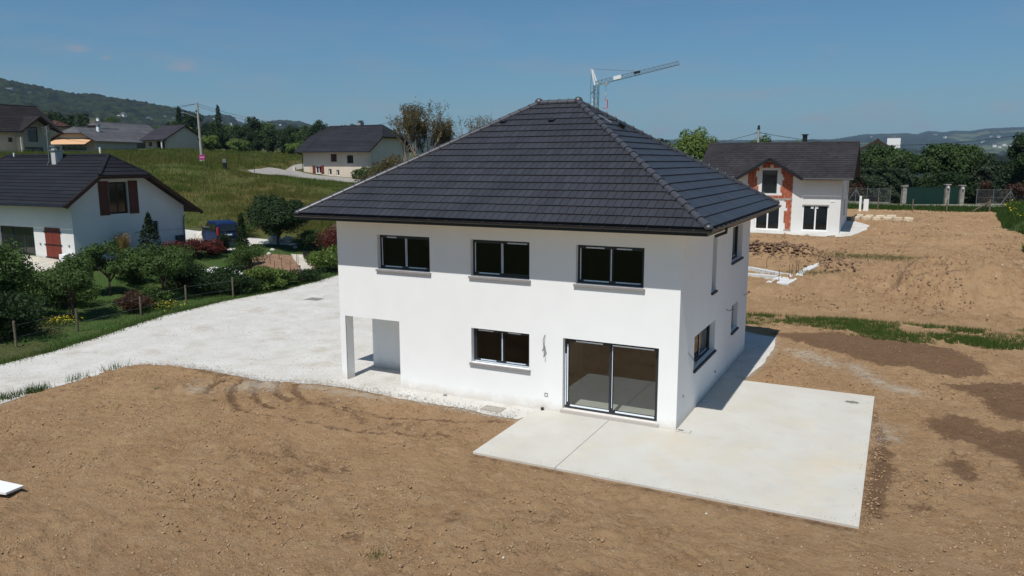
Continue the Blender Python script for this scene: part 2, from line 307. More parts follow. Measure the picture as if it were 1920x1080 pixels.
# spoil heaps and mound on the far plot
def heap(cx,cy,rx,ry,h,rot=0,s=0):
    c,n=math.cos(rot),math.sin(rot); u=(X-cx)*c+(Y-cy)*n; v=-(X-cx)*n+(Y-cy)*c
    r=np.hypot(u/rx,v/ry)+fbm(X/1.2,Y/1.2,50+s,3)*.35
    return h*sst(1,.25,r)
Z=Z+heap(8.8,28.5,4.6,4.6,1.15,.2)+heap(11.5,30.5,7,5,.35,.3,1)+heap(-2.2,36.5,3.4,1.5,.5,.1,2)+heap(-5.5,36.0,3,1.3,.35,0,3)+heap(1.9,33.5,1.0,2.6,.28,-.3,4)+heap(9.5,45,4,2,.25,0,5)
for (cx,cy) in [(6.3,27.2),(6.0,29.4),(6.6,31.2),(7.2,25.6)]: Z=Z+heap(cx,cy,1.0,2.0,.22,.5,int(cx*3))
left=sst(-7.5,-10,X)*sst(3,0,Y)
Z=Z+out*(bump+.03+.11*left)-inside*.10
Z=np.where(dl<0,Z-.12*sst(0,-.4,dl),Z)
# tyre ruts
dt=np.minimum.reduce([dline(X,Y,P) for P in TRK]); df=np.minimum.reduce([dline(X,Y,P) for P in TRF]); Z=Z-.05*sst(.2,.05,dt)*out+.03*sst(.42,.28,dt)*sst(.12,.28,dt)*out
v=np.stack([X,Y,Z],-1).reshape(-1,3); ny,nx=X.shape
idx=np.arange(nx*ny).reshape(ny,nx); q=np.stack([idx[:-1,:-1],idx[:-1,1:],idx[1:,1:],idx[1:,:-1]],-1).reshape(-1,4)
me=np_mesh('ground',v,q,smooth=True)
damp=np.maximum.reduce([sst(.35,-.5,sdf(X,Y,P)) for P in DAMP]); damp=np.maximum(damp,.78*sst(.21,.05,dt)); damp=np.maximum(damp,.60*sst(.19,.03,df))
damp=np.maximum(damp,.30*heap(7.4,28.5,4.0,4.0,1.,0,9)); damp=np.maximum(damp,.33*sst(1,.3,np.hypot((X-7.5)/4.5,(Y-47)/3.5))); damp=np.maximum(damp,right*.22); damp=np.maximum(damp,.40*sst(1.3,.1,dline(X,Y,[(-10.5,-2.9),(-8,-3.3),(-6,-2.7)])))
for (cx,cy,r_) in [(-8.6,-6.4,.8),(-7.6,-7.2,.6),(-4.2,-9.2,.55),(-9.4,-7.3,.5),(-6.9,-6.6,.9),(-1.0,-6.6,.9),(0.6,-8.6,1.0),(2.6,-8.9,.8),(-2.6,-7.4,.6),(1.2,-6.1,.4),(6.0,-2.4,.6)]:
    damp=np.maximum(damp,.47*sst(r_*1.5,r_*.2,np.hypot(X-cx,(Y-cy)*1.6)))
damp=np.maximum(damp,.42*sst(2,.5,np.hypot((X+15.5)/1.6,(Y+1.9)/.3)))
chalk=np.maximum.reduce([sst(.9,-.7,sdf(X,Y,P)) for P in CHALK]); chalk=np.maximum(chalk,.75*sst(.55,.0,np.abs(sdf(X,Y,DRIVE))))
for (cx,cy,r_) in [(-6.5,-11.0,3.0),(-3.5,-9.0,1.6),(-10,-7.2,1.8),(3.2,-7.3,1.2),(-12.5,-7.0,2.0)]: chalk=np.maximum(chalk,.30*sst(r_,.2,np.hypot(X-cx,(Y-cy)*1.4)))
green=sst(40,60,Y)*0+np.maximum(sst(-9,-14,X)*sst(22,30,Y),sst(68,73,Y)); green=np.maximum(green,sst(-24,-26,X)); green=np.maximum(green,sst(16,22,X)*sst(30,24,Y)*0)
green=np.maximum(green,sst(75,80,Y)); green=np.maximum(green,sst(-15.5,-19,Y))  # green also added to unseen ground behind the camera, for the window reflections
for nm,a in (('damp',damp),('chalk',chalk),('green',green)):
    at=me.attributes.new(nm,'FLOAT','POINT'); at.data.foreach_set('value',a.astype(np.float32).ravel())
def groundmat():
    m=bpy.data.materials.new('bare_soil'); m.use_nodes=True; t=m.node_tree; b=t.nodes['Principled BSDF']; l=t.links.new
    b.inputs['Roughness'].default_value=.95; b.inputs['Specular IOR Level'].default_value=.12
    tcn=t.nodes.new('ShaderNodeTexCoord')
    def N(sc,de=6,ro=.6):
        n=t.nodes.new('ShaderNodeTexNoise'); n.inputs['Scale'].default_value=sc; n.inputs['Detail'].default_value=de; n.inputs['Roughness'].default_value=ro; l(tcn.outputs['Object'],n.inputs['Vector']); return n.outputs[0]
    def MR(i,a,c,d=0,e=1):
        n=t.nodes.new('ShaderNodeMapRange'); n.interpolation_type='SMOOTHSTEP'
        for k,x in ((1,a),(2,c),(3,d),(4,e)): n.inputs[k].default_value=x
        l(i,n.inputs[0]); return n.outputs[0]
    def MA(op,a,c):
        n=t.nodes.new('ShaderNodeMath'); n.operation=op
        for k,x in ((0,a),(1,c)):
            if isinstance(x,float): n.inputs[k].default_value=x
            else: l(x,n.inputs[k])
        return n.outputs[0]
    def MX(f,a,c):
        n=t.nodes.new('ShaderNodeMixRGB')
        for k,x in ((1,a),(2,c)):
            if isinstance(x,tuple): n.inputs[k].default_value=(*x,1)
            else: l(x,n.inputs[k])
        l(f,n.inputs[0]); return n.outputs[0]
    def AT(nm):
        n=t.nodes.new('ShaderNodeAttribute'); n.attribute_name=nm; return n.outputs['Fac']
    base=MX(MR(N(.35,4),.35,.65),(.375,.236,.126),(.318,.194,.100))
    base=MX(MR(N(2.2,8,.7),.40,.70),base,(.400,.265,.147))
    base=MX(MR(N(6,8,.75),.54,.72),base,(.215,.130,.068))
    base=MX(MR(N(26,6,.8),.52,.64,0,.5),base,(.170,.104,.054)); base=MX(MR(N(33,6,.8),.55,.68,0,.6),base,(.40,.30,.19)); base=MX(MR(N(.8,7,.7),.52,.75,0,.5),base,(.42,.295,.178))
    base=MX(MA('MULTIPLY',MR(N(10,5,.62),.56,.66,0,.8),MR(N(.7,5,.6),.42,.62)),base,(.165,.100,.052)); base=MX(MR(N(13,5,.62),.57,.67,0,.6),base,(.40,.30,.195))  # dark flecks paint the tiny shadows of the crust into the soil colour
    dn=MA('ADD',MA('MULTIPLY',N(1.9,9,.75),.7),MA('MULTIPLY',N(9,6,.7),.3)); dmp=MR(MA('ADD',AT('damp'),MA('MULTIPLY',MA('SUBTRACT',dn,.5),3.2)),.28,.74)
    base=MX(MA('MULTIPLY',dmp,.78),base,(.130,.074,.043))
    cn=N(3.5,9,.72); ch=MR(MA('ADD',AT('chalk'),MA('MULTIPLY',MA('SUBTRACT',cn,.5),2.2)),.35,1.3)
    base=MX(MA('MULTIPLY',ch,.75),base,(.46,.42,.35))
    gn=N(.9,8,.7); g=MR(MA('ADD',AT('green'),MA('MULTIPLY',MA('SUBTRACT',gn,.5),1.0)),.35,.6)
    base=MX(g,base,(.085,.095,.035))
    vo=t.nodes.new('ShaderNodeTexVoronoi'); vo.inputs['Scale'].default_value=16; l(tcn.outputs['Object'],vo.inputs['Vector'])
    ws=MR(vo.outputs['Distance'],.12,.06); sel=MR(N(5,2),.60,.64); base=MX(MA('MULTIPLY',ws,sel),base,(.50,.44,.36))
    l(base,b.inputs['Base Color'])
    u=t.nodes.new('ShaderNodeBump'); u.inputs['Strength'].default_value=1.0; u.inputs['Distance'].default_value=.11
    l(MA('ADD',N(8,8,.72),MA('MULTIPLY',N(30,5,.7),.30)),u.inputs['Height']); l(u.outputs[0],b.inputs['Normal'])
    return m
link('ground',me,None,[groundmat()])['kind']='structure'
# ---------------------------------------------------------------- draped sheets
def sheet(name,P,mat_,off=.012,amp=.25,step=.5,nz=.0,kind='structure',seg=.3,sd=0,zfun=None,smooth=True,label=None,cat=None,wob=1.3):
    pts=[]
    n=len(P)
    for i in range(n):
        a=P[i];b=P[(i+1)%n]; L_=math.hypot(b[0]-a[0],b[1]-a[1]); k=max(1,int(L_/seg))
        for j in range(k):
            t=j/k; x=a[0]+(b[0]-a[0])*t; y=a[1]+(b[1]-a[1])*t
            if amp: x+=float(fbm(x/wob,y/wob,60+sd,3,.6))*amp; y+=float(fbm(x/wob+50,y/wob,70+sd,3,.6))*amp
            pts.append((x,y))
    nb=len(pts); Q=pts
    xs=[p[0] for p in pts];ys=[p[1] for p in pts]
    GX,GY=np.meshgrid(np.arange(min(xs),max(xs),step),np.arange(min(ys),max(ys),step))
    GX=GX+(vn(GX*9,GY*9,3))*step*.3
    s=sdf(GX,GY,pts); k=s<-.35*step
    allv=[Vector(p) for p in pts]+[Vector(p) for p in zip(GX[k].tolist(),GY[k].tolist())]
    r=delaunay_2d_cdt(allv,[],[list(range(nb))],1,1e-4,False)
    vs=np.array([tuple(p) for p in r[0]]); x,y=vs[:,0],vs[:,1]
    z=T(x,y)+off
    d=-sdf(x,y,pts); z=z+sst(0,.4,d)*(nz*fbm(x/.7,y/.7,90,3)+.02)
    if zfun is not None: z=z+zfun(x,y,d)
    fc=np.array([list(f) for f in r[2]]); cx_=x[fc].mean(1); cy_=y[fc].mean(1); kk=inpoly(cx_,cy_,pts)
    me=bpy.data.meshes.new(name); me.from_pydata(np.c_[x,y,z].tolist(),[],fc[kk].tolist())
    me.polygons.foreach_set('use_smooth',[smooth]*len(me.polygons)); me.update()
    bm=bmesh.new(); bm.from_mesh(me); bmesh.ops.recalc_face_normals(bm,faces=bm.faces)
    if bm.faces and sum(f.normal.z for f in bm.faces)<0: bmesh.ops.reverse_faces(bm,faces=bm.faces)
    bm.to_mesh(me); bm.free()
    o=link(name,me,None,[mat_]); tag(o,label,cat,None,kind); return o
m_gravel=mat('crushed_limestone',(.615,.60,.565),.95,col2=(.53,.505,.46),scale=.9,bump=.9,bscale=28,bdist=.03,detail=9)
def addspeck(m,sc,c,a,bb):
    t=m.node_tree;l=t.links.new;b=t.nodes['Principled BSDF']; s=b.inputs['Base Color'].links[0].from_socket
    n=t.nodes.new('ShaderNodeTexNoise'); n.inputs['Scale'].default_value=sc; n.inputs['Detail'].default_value=6; n.inputs['Roughness'].default_value=.7
    tcn=t.nodes.new('ShaderNodeTexCoord'); l(tcn.outputs['Object'],n.inputs['Vector'])
    r=t.nodes.new('ShaderNodeMapRange'); r.inputs[1].default_value=a; r.inputs[2].default_value=bb; l(n.outputs[0],r.inputs[0])
    x=t.nodes.new('ShaderNodeMixRGB'); l(r.outputs[0],x.inputs[0]); l(s,x.inputs[1]); x.inputs[2].default_value=(*c,1); l(x.outputs[0],b.inputs['Base Color'])
addspeck(m_gravel,22,(.27,.25,.21),.54,.70); addspeck(m_gravel,4.5,(.42,.39,.34),.56,.74); addspeck(m_gravel,.45,(.43,.37,.29),.55,.80)
sheet('gravel_driveway',DRIVE,m_gravel,.012,.22,.35,.02,sd=1)
sheet('gravel_apron',PATCH,m_gravel,.012,.12,.6,.02,sd=2)
sheet('gravel_parking',PARK,m_gravel,.02,.3,.6,.02,sd=3)
m_lawng=mat('lawn_soil',(.036,.078,.012),.9,col2=(.055,.080,.018),scale=.6,bump=.6,bscale=14,bdist=.05)
sheet('garden_lawn',LAWN,m_lawng,.02,.3,.6,.05,sd=4)
m_bed=mat('tilled_soil',(.24,.145,.09),.95,var=.25,scale=3,bump=1,bscale=9,bdist=.06)
sheet('vegetable_bed',BED,m_bed,.06,.15,.3,.1,sd=5)
m_path=mat('worn_path',(.50,.46,.39),.95,var=.12,scale=1.4,bump=.5)
sheet('garden_path',[(-34.9,22.3),(-34.2,22.9),(-31.6,20.9),(-30.6,19.6),(-31.2,18.9),(-32.2,20.2)],m_path,.10,.12,.4,.02,sd=6)
sheet('house_terrace',[(-40.0,8.3),(-38.4,8.5),(-38.3,7.6),(-39.0,6.1),(-48,5.6),(-48,8.3)],m_path,.07,.05,.5,0,sd=7)
def grassmat(name,a,b,c,sc):
    m=mat(name,a,.95,col2=b,scale=sc,bump=1,bscale=3.2,bdist=.25,detail=8,thr=(.42,.6)); addspeck(m,2.3,c,.5,.72); addspeck(m,.045,(b[0]*1.15,b[1]*.95,b[2]),.5,.64); return m
m_mead=grassmat('meadow_grass',(.060,.078,.014),(.095,.092,.024),(.038,.054,.010),.13)
FIELD=[(-16,25.8),(-28,26.3),(-33,27.0),(-37,26.4),(-40,25.8),(-44.6,25.2),(-48.5,24.2),(-48.5,18.6),(-60,18),(-76,20),(-97,26),(-101,40),(-108,55),(-116,62),(-131,74),(-137,84),(-136,93),(-137,103),(-133,113),(-126,128),(-118,134),(-98,104),(-92.5,90),(-90.8,83.8),(-84.0,71.8),(-78.9,63.2),(-75.7,58.3),(-72.9,56.4),(-71.8,59.4),(-73.2,62),(-74.6,65.8),(-72.3,67.7),(-66.5,69.7),(-60,72),(-50,73),(-30,75),(-16,76)]
LN=[(-72.6,57),(-72.4,61),(-74.6,65.2),(-71,67.4),(-60,71)]
fz=lambda x,y,d: sst(0,1.2,d)*sst(.5,7,dline(x,y,LN))*(.28+.30*fbm(x/4,y/4,77,4,.6)+.12*fbm(x/.9,y/.9,78,2))
sheet('meadow',FIELD,m_mead,.02,.5,.9,0,sd=8,zfun=fz,wob=3)
FIELD2=[(-76,62.5),(-84,71),(-89,79.5),(-94,91),(-99,103),(-112,122),(-117,132),(-124,128),(-131,112),(-134,100),(-133,88),(-120,73),(-105,63),(-90,60)]
m_road=mat('asphalt_lane',(.30,.28,.25),.95,var=.12,scale=1.2,bump=.4)
sheet('lane',[(-73.0,56.5),(-75.5,58.0),(-78.6,62.8),(-83.6,71.4),(-90.6,83.5),(-97,95),(-94,96),(-88.2,86),(-86.6,79.2),(-70,78.4),(-60,74.5),(-60,71.5),(-67,69.2),(-72.8,67.2),(-75.5,65.6),(-73.8,62),(-72.2,59.4)],m_road,.10,.15,.7,0,sd=9)
m_strip=mat('grass_soil',(.070,.085,.03),.95,col2=(.21,.14,.085),scale=1.1,bump=.6,bscale=20,thr=(.46,.60))
m_bank=grassmat('bank_grass',(.045,.075,.02),(.07,.085,.03),(.03,.055,.015),.4)
sheet('verge_bank',BANK,m_bank,.02,.5,.5,.2,sd=10,zfun=lambda x,y,d:sst(0,1.2,d)*.9)
sheet('road',[(-8,71.2),(4,71.3),(13.5,69.8),(14.6,67.3),(18.5,64.6),(40,60.5),(40,66.0),(19,71.2),(16,74.0),(11.4,76.4),(5.6,73.8),(0,74.4),(-8,74.6)],mat('dusty_road',(.34,.31,.26),.95,var=.15,scale=1.1,bump=.4),.16,.12,.7,0,sd=11)
# ---------------------------------------------------------------- hills: polar terrain from 240 m to 9 km, real relief
HT=[(-95,.075),(-75,.086),(-62,.085),(-59.9,.0837),(-58.3,.0796),(-56.3,.0725),(-54.5,.0708),(-52.3,.066),(-49.8,.0605),(-48.4,.0520),(-47.9,.0530),(-47.3,.0550),(-46.6,.0528),(-46.1,.0455),(-45,.0435),(-44.2,.0468),(-43.4,.0487),(-42.1,.0471),(-40.7,.0405),(-36,.033),(-28,.027),(-16,.0267),(-11.8,.0255),(-6.5,.0246),(-4.4,.0248),(-2.5,.0300),(0.1,.0308),(.7,.0295),(1.3,.0329),(2.2,.0312),(2.8,.0328),(3.7,.0322),(4.6,.0345),(6.5,.0352),(12,.040),(30,.03)]
HR=[(-95,1950),(-50,2050),(-47.5,2900),(-45,3500),(-40,4300),(-16,8200),(30,8400)]
def hills(x,y):
    dx=x-CAM.x;dy=y-CAM.y;r=np.hypot(dx,dy);az=np.degrees(np.arctan2(dx,dy))
    tn=np.interp(az,[a for a,b in HT],[b for a,b in HT]); Rc=np.interp(az,[a for a,b in HR],[b for a,b in HR])
    crest=tn*Rc+CAM.z-14-6*sst(-40,-20,az)
    base=np.where(True,T(x,y),0); base=base*sst(420,250,r)+(-4+18*sst(-30,-70,az))*(1-sst(420,250,r))
    base=base-1.0
    r0=Rc*(.34+.06*np.sin(az*.35)); t=np.clip((r-r0)/(Rc-r0),0,1); t=t**1.25*(1-.18*np.sin(t*math.pi*2)*1)
    t=np.clip(t,0,1); fall=sst(1.0,1.9,r/Rc)
    z=base*(1-t)+crest*t
    amp=np.clip((r-600)/2500,0,1)*np.minimum(1,np.abs(1.0-t)*2.5+.25)
    z=z+amp*(fbm(x/520,y/520,11,4)*70)*sst(.98,.6,t) - fall*crest*.8
    return z,r,az,t
azs=np.radians(np.r_[np.arange(-80,-62,.35),np.arange(-62,-38,.075),np.arange(-38,-17,.5),np.arange(-17,8.5,.085),np.arange(9,24,.7)])
rs=[245.]
while rs[-1]<13500: rs.append(rs[-1]*1.0062+ .8)
rs=np.array(rs); A,RR=np.meshgrid(azs,rs); HX=CAM.x+RR*np.sin(A); HY=CAM.y+RR*np.cos(A)
hz,_,haz,ht=hills(HX,HY)
# woods stand higher than fields
wn=fbm(HX/330,HY/330,21,4,.55)+.42+.25*sst(.55,.95,ht)-.42*sst(.08,.2,ht)*sst(.5,.35,ht)*sst(-49.5,-52,haz)*sst(-57,-55,haz)-.22*sst(-20,-12,haz)
wood=sst(-.02,.05,wn)
can=(fbm(HX/15,HY/15,31,3,.6)+.5); hz=hz+wood*(6+10*can)*sst(300,700,RR)
ny,nx=HX.shape; idx=np.arange(nx*ny).reshape(ny,nx); q=np.stack([idx[:-1,:-1],idx[:-1,1:],idx[1:,1:],idx[1:,:-1]],-1).reshape(-1,4)
me=np_mesh('hills',np.stack([HX,HY,hz],-1).reshape(-1,3),q,smooth=True)
at=me.attributes.new('wood','FLOAT','POINT'); at.data.foreach_set('value',wood.astype(np.float32).ravel())
m_hill=mat('hillside',(.055,.080,.026),.95,col2=(.095,.095,.042),scale=.004,detail=4)
t_=m_hill.node_tree; b_=t_.nodes['Principled BSDF']; s_=b_.inputs['Base Color'].links[0].from_socket
n1=t_.nodes.new('ShaderNodeTexNoise'); n1.inputs['Scale'].default_value=.03; n1.inputs['Detail'].default_value=9; n1.inputs['Roughness'].default_value=.72; tcn=t_.nodes.new('ShaderNodeTexCoord'); t_.links.new(tcn.outputs['Object'],n1.inputs['Vector'])
k1=t_.nodes.new('ShaderNodeMixRGB'); k1.inputs[1].default_value=(.002,.006,.003,1); k1.inputs[2].default_value=(.024,.038,.010,1); r1=t_.nodes.new('ShaderNodeMapRange'); r1.inputs[1].default_value=.42; r1.inputs[2].default_value=.64
t_.links.new(n1.outputs[0],r1.inputs[0]); t_.links.new(r1.outputs[0],k1.inputs[0])
a1=t_.nodes.new('ShaderNodeAttribute'); a1.attribute_name='wood'; k2=t_.nodes.new('ShaderNodeMixRGB'); t_.links.new(a1.outputs['Fac'],k2.inputs[0]); t_.links.new(s_,k2.inputs[1]); t_.links.new(k1.outputs[0],k2.inputs[2]); t_.links.new(k2.outputs[0],b_.inputs['Base Color'])
link('hills',me,None,[m_hill])['kind']='structure'
# ================================================================ BUILDING HELPERS
Z3=Vector((0,0,1))
def wall(mb,P,U,N,poly,holes,thick,mi=0,mr=None,base_edges=True):
    P=Vector(P);U=Vector(U);N=Vector(N); mr=mi if mr is None else mr
    vs=[Vector(p) for p in poly]; loops=[list(range(len(poly)))]
    for (a,b,c,d) in holes:
        k=len(vs); vs+=[Vector((a,c)),Vector((b,c)),Vector((b,d)),Vector((a,d))]; loops.append([k,k+1,k+2,k+3])
    edges=[(l[i],l[(i+1)%len(l)]) for l in loops for i in range(len(l))]
    r=delaunay_2d_cdt(vs,edges,[],0,1e-5,False)
    pv=r[0]; tris=[]
    for f in r[2]:
        c=sum((pv[i] for i in f),Vector((0,0)))/len(f)
        xx=np.array([c.x]);yy=np.array([c.y])
        if not inpoly(xx,yy,poly)[0]: continue
        if any(a<c.x<b and cc<c.y<d for (a,b,cc,d) in holes): continue
        tris.append(f)
    q=lambda p,dp:P+U*p[0]+Z3*p[1]+N*dp
    mb.add([q(p,0) for p in pv],tris,mi)
    mb.add([q(p,thick) for p in pv],[tuple(reversed(f)) for f in tris],mi)
    for (a,b,c,d) in holes:
        cs=[(a,c),(b,c),(b,d),(a,d)]
        for i in range(4):
            p,s=cs[i],cs[(i+1)%4]; mb.add([q(p,0),q(s,0),q(s,thick),q(p,thick)],[(0,1,2,3)],mr)
def clip2(poly,cl):
    out=poly
    n=len(cl)
    for i in range(n):
        a=cl[i];b=cl[(i+1)%n]; inp=out; out=[]
        ex,ey=b[0]-a[0],b[1]-a[1]
        sd=lambda p:ex*(p[1]-a[1])-ey*(p[0]-a[0])
        for j in range(len(inp)):
            p,s=inp[j],inp[(j+1)%len(inp)]; dp,ds=sd(p),sd(s)
            if dp>=-1e-9: out.append(p)
            if (dp>1e-9 and ds<-1e-9) or (dp<-1e-9 and ds>1e-9):
                t=dp/(dp-ds); out.append((p[0]+(s[0]-p[0])*t,p[1]+(s[1]-p[1])*t))
        if len(out)<3: return []
    return out
def tiles(mb,poly,gauge,tw,thick=.028,gap=.010,mi=0,off=.02,start=0.0,deck=None,wobble=.0):
    """overlapping flat tiles on a planar convex roof face; poly[0]->poly[1] is the eave"""
    P=[Vector(p) for p in poly]; U=(P[1]-P[0]).normalized(); N=U.cross(P[2]-P[1])
    if N.length<1e-6: N=U.cross(P[2]-P[0])
    N.normalize()
    if N.z<0: N=-N
    V=N.cross(U)
    if V.z<0: V=-V
    o=P[0]; q2=[((p-o).dot(U),(p-o).dot(V)) for p in P]
    ar=sum(q2[i][0]*q2[(i+1)%len(q2)][1]-q2[(i+1)%len(q2)][0]*q2[i][1] for i in range(len(q2)))
    if ar<0: q2=q2[::-1]
    u0=min(a for a,b in q2);u1=max(a for a,b in q2);v1=max(b for a,b in q2)
    r=0;v=-start
    while v<v1-.01:
        va,vb=v,v+gauge*1.02; sh=(tw*.5 if r%2 else 0); u=math.floor(u0/tw)*tw-sh
        while u<u1:
            c=clip2([(u+gap/2,max(va,0) if r==0 else va),(u+tw-gap/2,max(va,0) if r==0 else va),(u+tw-gap/2,vb),(u+gap/2,vb)],q2)
            if len(c)>=3:
                du=random.uniform(-wobble,wobble)
                top=[o+U*a+V*b+N*(off+thick*(1-(b-va)/(gauge*1.02))*1.0+.002+du) for a,b in c]
                bot=[o+U*a+V*b+N*(off-.012) for a,b in c]; n=len(c)
                mb.add(top+bot,[tuple(range(n))]+[(i,n+i,n+(i+1)%n,(i+1)%n) for i in range(n)],mi)
            u+=tw
        v+=gauge; r+=1
    if deck is not None:
        n=len(P); T_=[p+N*.004 for p in P]; B_=[p-N*.07 for p in P]
        mb.add(T_+B_,[tuple(range(n)),tuple(range(2*n-1,n-1,-1))]+[(i,n+i,n+(i+1)%n,(i+1)%n) for i in range(n)],deck)
def ridge(mb,a,b,seg=.38,r=.105,mi=0,mj=1,clip=None,lift=.03,n=8):
    a=Vector(a);b=Vector(b);d=(b-a);Ln=d.length;d.normalize();k=max(1,round(Ln/seg));s=Ln/k
    e=d.cross(Z3).normalized();g=e.cross(d); 
    for i in range(k):
        for (t0,t1,r0,r1,m) in ((i*s,(i+1)*s+.02,r*1.06,r*.93,mi),(i*s-.010,i*s+.016,r*1.11,r*1.11,mj)):
            vs=[]
            for t,rr in ((t0,r0),(t1,r1)):
                for j in range(n+1):
                    an=-.35+ (math.pi+.7)*j/n; vs.append(a+d*t+e*(math.cos(an)*rr)+g*(math.sin(an)*rr*.85)+Z3*lift)
            fs=[(j,j+1,n+2+j,n+1+j) for j in range(n)]
            mb.add(vs,fs,m,True); mb.add([vs[j] for j in range(n+1)],[tuple(range(n+1))],mj)
        if clip is not None:
            p=a+d*(i*s)+g*(r*1.0)+Z3*lift; mb.bar(p+d*-.015,p+d*.02+Z3*.035,.05,clip,.02)
def sweep(mb,prof,x0,x1,y0,y1,mi=0,closed=True):
    n=len(prof)
    for i in range(n if closed else n-1):
        (o1,z1),(o2,z2)=prof[i],prof[(i+1)%n]
        a=[(x0-o1,y0-o1,z1),(x1+o1,y0-o1,z1),(x1+o1,y1+o1,z1),(x0-o1,y1+o1,z1)]
        b=[(x0-o2,y0-o2,z2),(x1+o2,y0-o2,z2),(x1+o2,y1+o2,z2),(x0-o2,y1+o2,z2)]
        mb.add(a+b,[(j,(j+1)%4,4+(j+1)%4,4+j) for j in range(4)],mi)
def window(parent,P,U,N,w_,h_,set_=.17,fr=m_anth,gl=m_glass,panels=2,sill=None,film=0,name='window',sash=.055,fw_=.06,sd=0,silld=.30,frame_d=.07,filmm=m_film):
    """P = lower left corner of the opening in the outer wall plane"""
    rr=random.Random(sd); b=MB(); B=lambda u0,u1,v0,v1,d0,d1,m=0,mb=b: mb.lbox(P,U,N,u0,u1,v0,v1,set_+d0,set_+d1,m)
    B(0,fw_,0,h_,0,frame_d); B(w_-fw_,w_,0,h_,0,frame_d); B(fw_,w_-fw_,0,fw_,0,frame_d); B(fw_,w_-fw_,h_-fw_,h_,0,frame_d)
    g=MB(); pw=(w_-2*fw_)/panels
    for i in range(panels):
        a=fw_+i*pw; dd=.008+.02*(i%2); s=sash
        B(a,a+s,fw_,h_-fw_,dd,dd+.035);B(a+pw-s,a+pw,fw_,h_-fw_,dd+.001,dd+.036);B(a+s,a+pw-s,fw_,fw_+s,dd,dd+.035);B(a+s,a+pw-s,h_-fw_-s,h_-fw_,dd,dd+.035)
        B(a+s,a+pw-s,fw_+s,h_-fw_-s,dd+.015,dd+.021,0,g)
    o=b.build(name,fr,parent); g.build('pane',gl,o)
    if sill: 
        s_=MB(); s_.lbox(P,U,N,-.05,w_+.05,-.075,-.003,-.07,set_+.02); s_.lbox(P,U,N,-.05,w_+.05,-.003,.012,set_-.03,set_+.0); s_.build('sill',sill,o,bevel=.006)
    if film:
        f=MB(); 
        for i in range(panels):
            a=fw_+i*pw; dd=.008+.02*(i%2)-.006; e=set_+dd
            if rr.random()<.9: f.lbox(P,U,N,a+pw*rr.uniform(.05,.2),a+pw*rr.uniform(.75,.95),fw_+.008,fw_+.042,e,e+.004)
            if rr.random()<.75: f.lbox(P,U,N,a+pw*rr.uniform(.1,.3),a+pw*rr.uniform(.6,.9),h_-fw_-.045,h_-fw_-.01,e,e+.004)
            if rr.random()<.75: f.lbox(P,U,N,a+.010,a+.038,fw_+.05,h_-fw_-.05,e,e+.004)
        f.lbox(P,U,N,fw_+pw-.014,fw_+pw+.016,fw_+.06,h_-fw_-.04,set_-.003,set_+.002)
        if film>1: f.lbox(P,U,N,fw_*.6,w_-fw_,.012,.045,set_-.006,set_-.001)
        f.build('protective_film',filmm,o)
    return o
# ================================================================ MAIN HOUSE
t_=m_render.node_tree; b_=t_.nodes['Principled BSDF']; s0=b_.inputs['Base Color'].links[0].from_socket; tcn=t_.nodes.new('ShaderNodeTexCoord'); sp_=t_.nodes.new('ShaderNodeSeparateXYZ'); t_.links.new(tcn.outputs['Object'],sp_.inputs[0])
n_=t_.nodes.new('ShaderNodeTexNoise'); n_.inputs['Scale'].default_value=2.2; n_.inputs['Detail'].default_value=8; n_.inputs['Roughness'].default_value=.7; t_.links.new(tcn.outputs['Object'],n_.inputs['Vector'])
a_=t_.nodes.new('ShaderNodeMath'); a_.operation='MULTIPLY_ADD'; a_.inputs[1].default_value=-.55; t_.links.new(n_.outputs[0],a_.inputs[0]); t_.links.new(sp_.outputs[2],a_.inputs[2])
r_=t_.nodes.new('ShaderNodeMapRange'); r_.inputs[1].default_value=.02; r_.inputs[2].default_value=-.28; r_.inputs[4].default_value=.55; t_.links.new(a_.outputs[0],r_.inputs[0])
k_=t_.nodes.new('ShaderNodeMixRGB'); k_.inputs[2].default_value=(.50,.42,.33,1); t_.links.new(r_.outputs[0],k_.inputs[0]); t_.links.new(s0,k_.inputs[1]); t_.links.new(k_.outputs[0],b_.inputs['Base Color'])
H=empty('white_house',(0,0,0),0,'new two storey white rendered house with dark hipped tile roof beside the pale concrete terrace','house')
W_,D_=11.9,10.57; ZB=-.2; ZT=5.62
OP_F=[(-10.217,-8.154,3.98,5.125),(-6.646,-4.604,3.98,5.125),(-3.107,-1.054,3.98,5.125),(-6.646,-4.604,1.19,2.313),(-3.488,-.557,.10,2.308),(-11.673,-9.41,-.12,2.254)]
OP_R=[(3.93,4.55,3.34,5.17),(7.06,9.0,3.94,5.20),(1.86,4.75,1.28,2.31),(7.55,8.7,1.28,2.285)]
b=MB()
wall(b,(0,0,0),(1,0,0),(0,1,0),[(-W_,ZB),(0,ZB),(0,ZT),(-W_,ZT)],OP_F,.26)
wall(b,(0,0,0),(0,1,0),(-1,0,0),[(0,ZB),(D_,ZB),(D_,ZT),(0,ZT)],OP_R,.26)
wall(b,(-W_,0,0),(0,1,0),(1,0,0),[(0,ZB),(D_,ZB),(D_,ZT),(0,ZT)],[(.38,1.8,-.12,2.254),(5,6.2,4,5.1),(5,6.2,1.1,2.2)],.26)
wall(b,(0,D_,0),(1,0,0),(0,-1,0),[(-W_,ZB),(0,ZB),(0,ZT),(-W_,ZT)],[(-8,-6.8,4,5.1),(-3,-1.8,1.1,2.2)],.26)
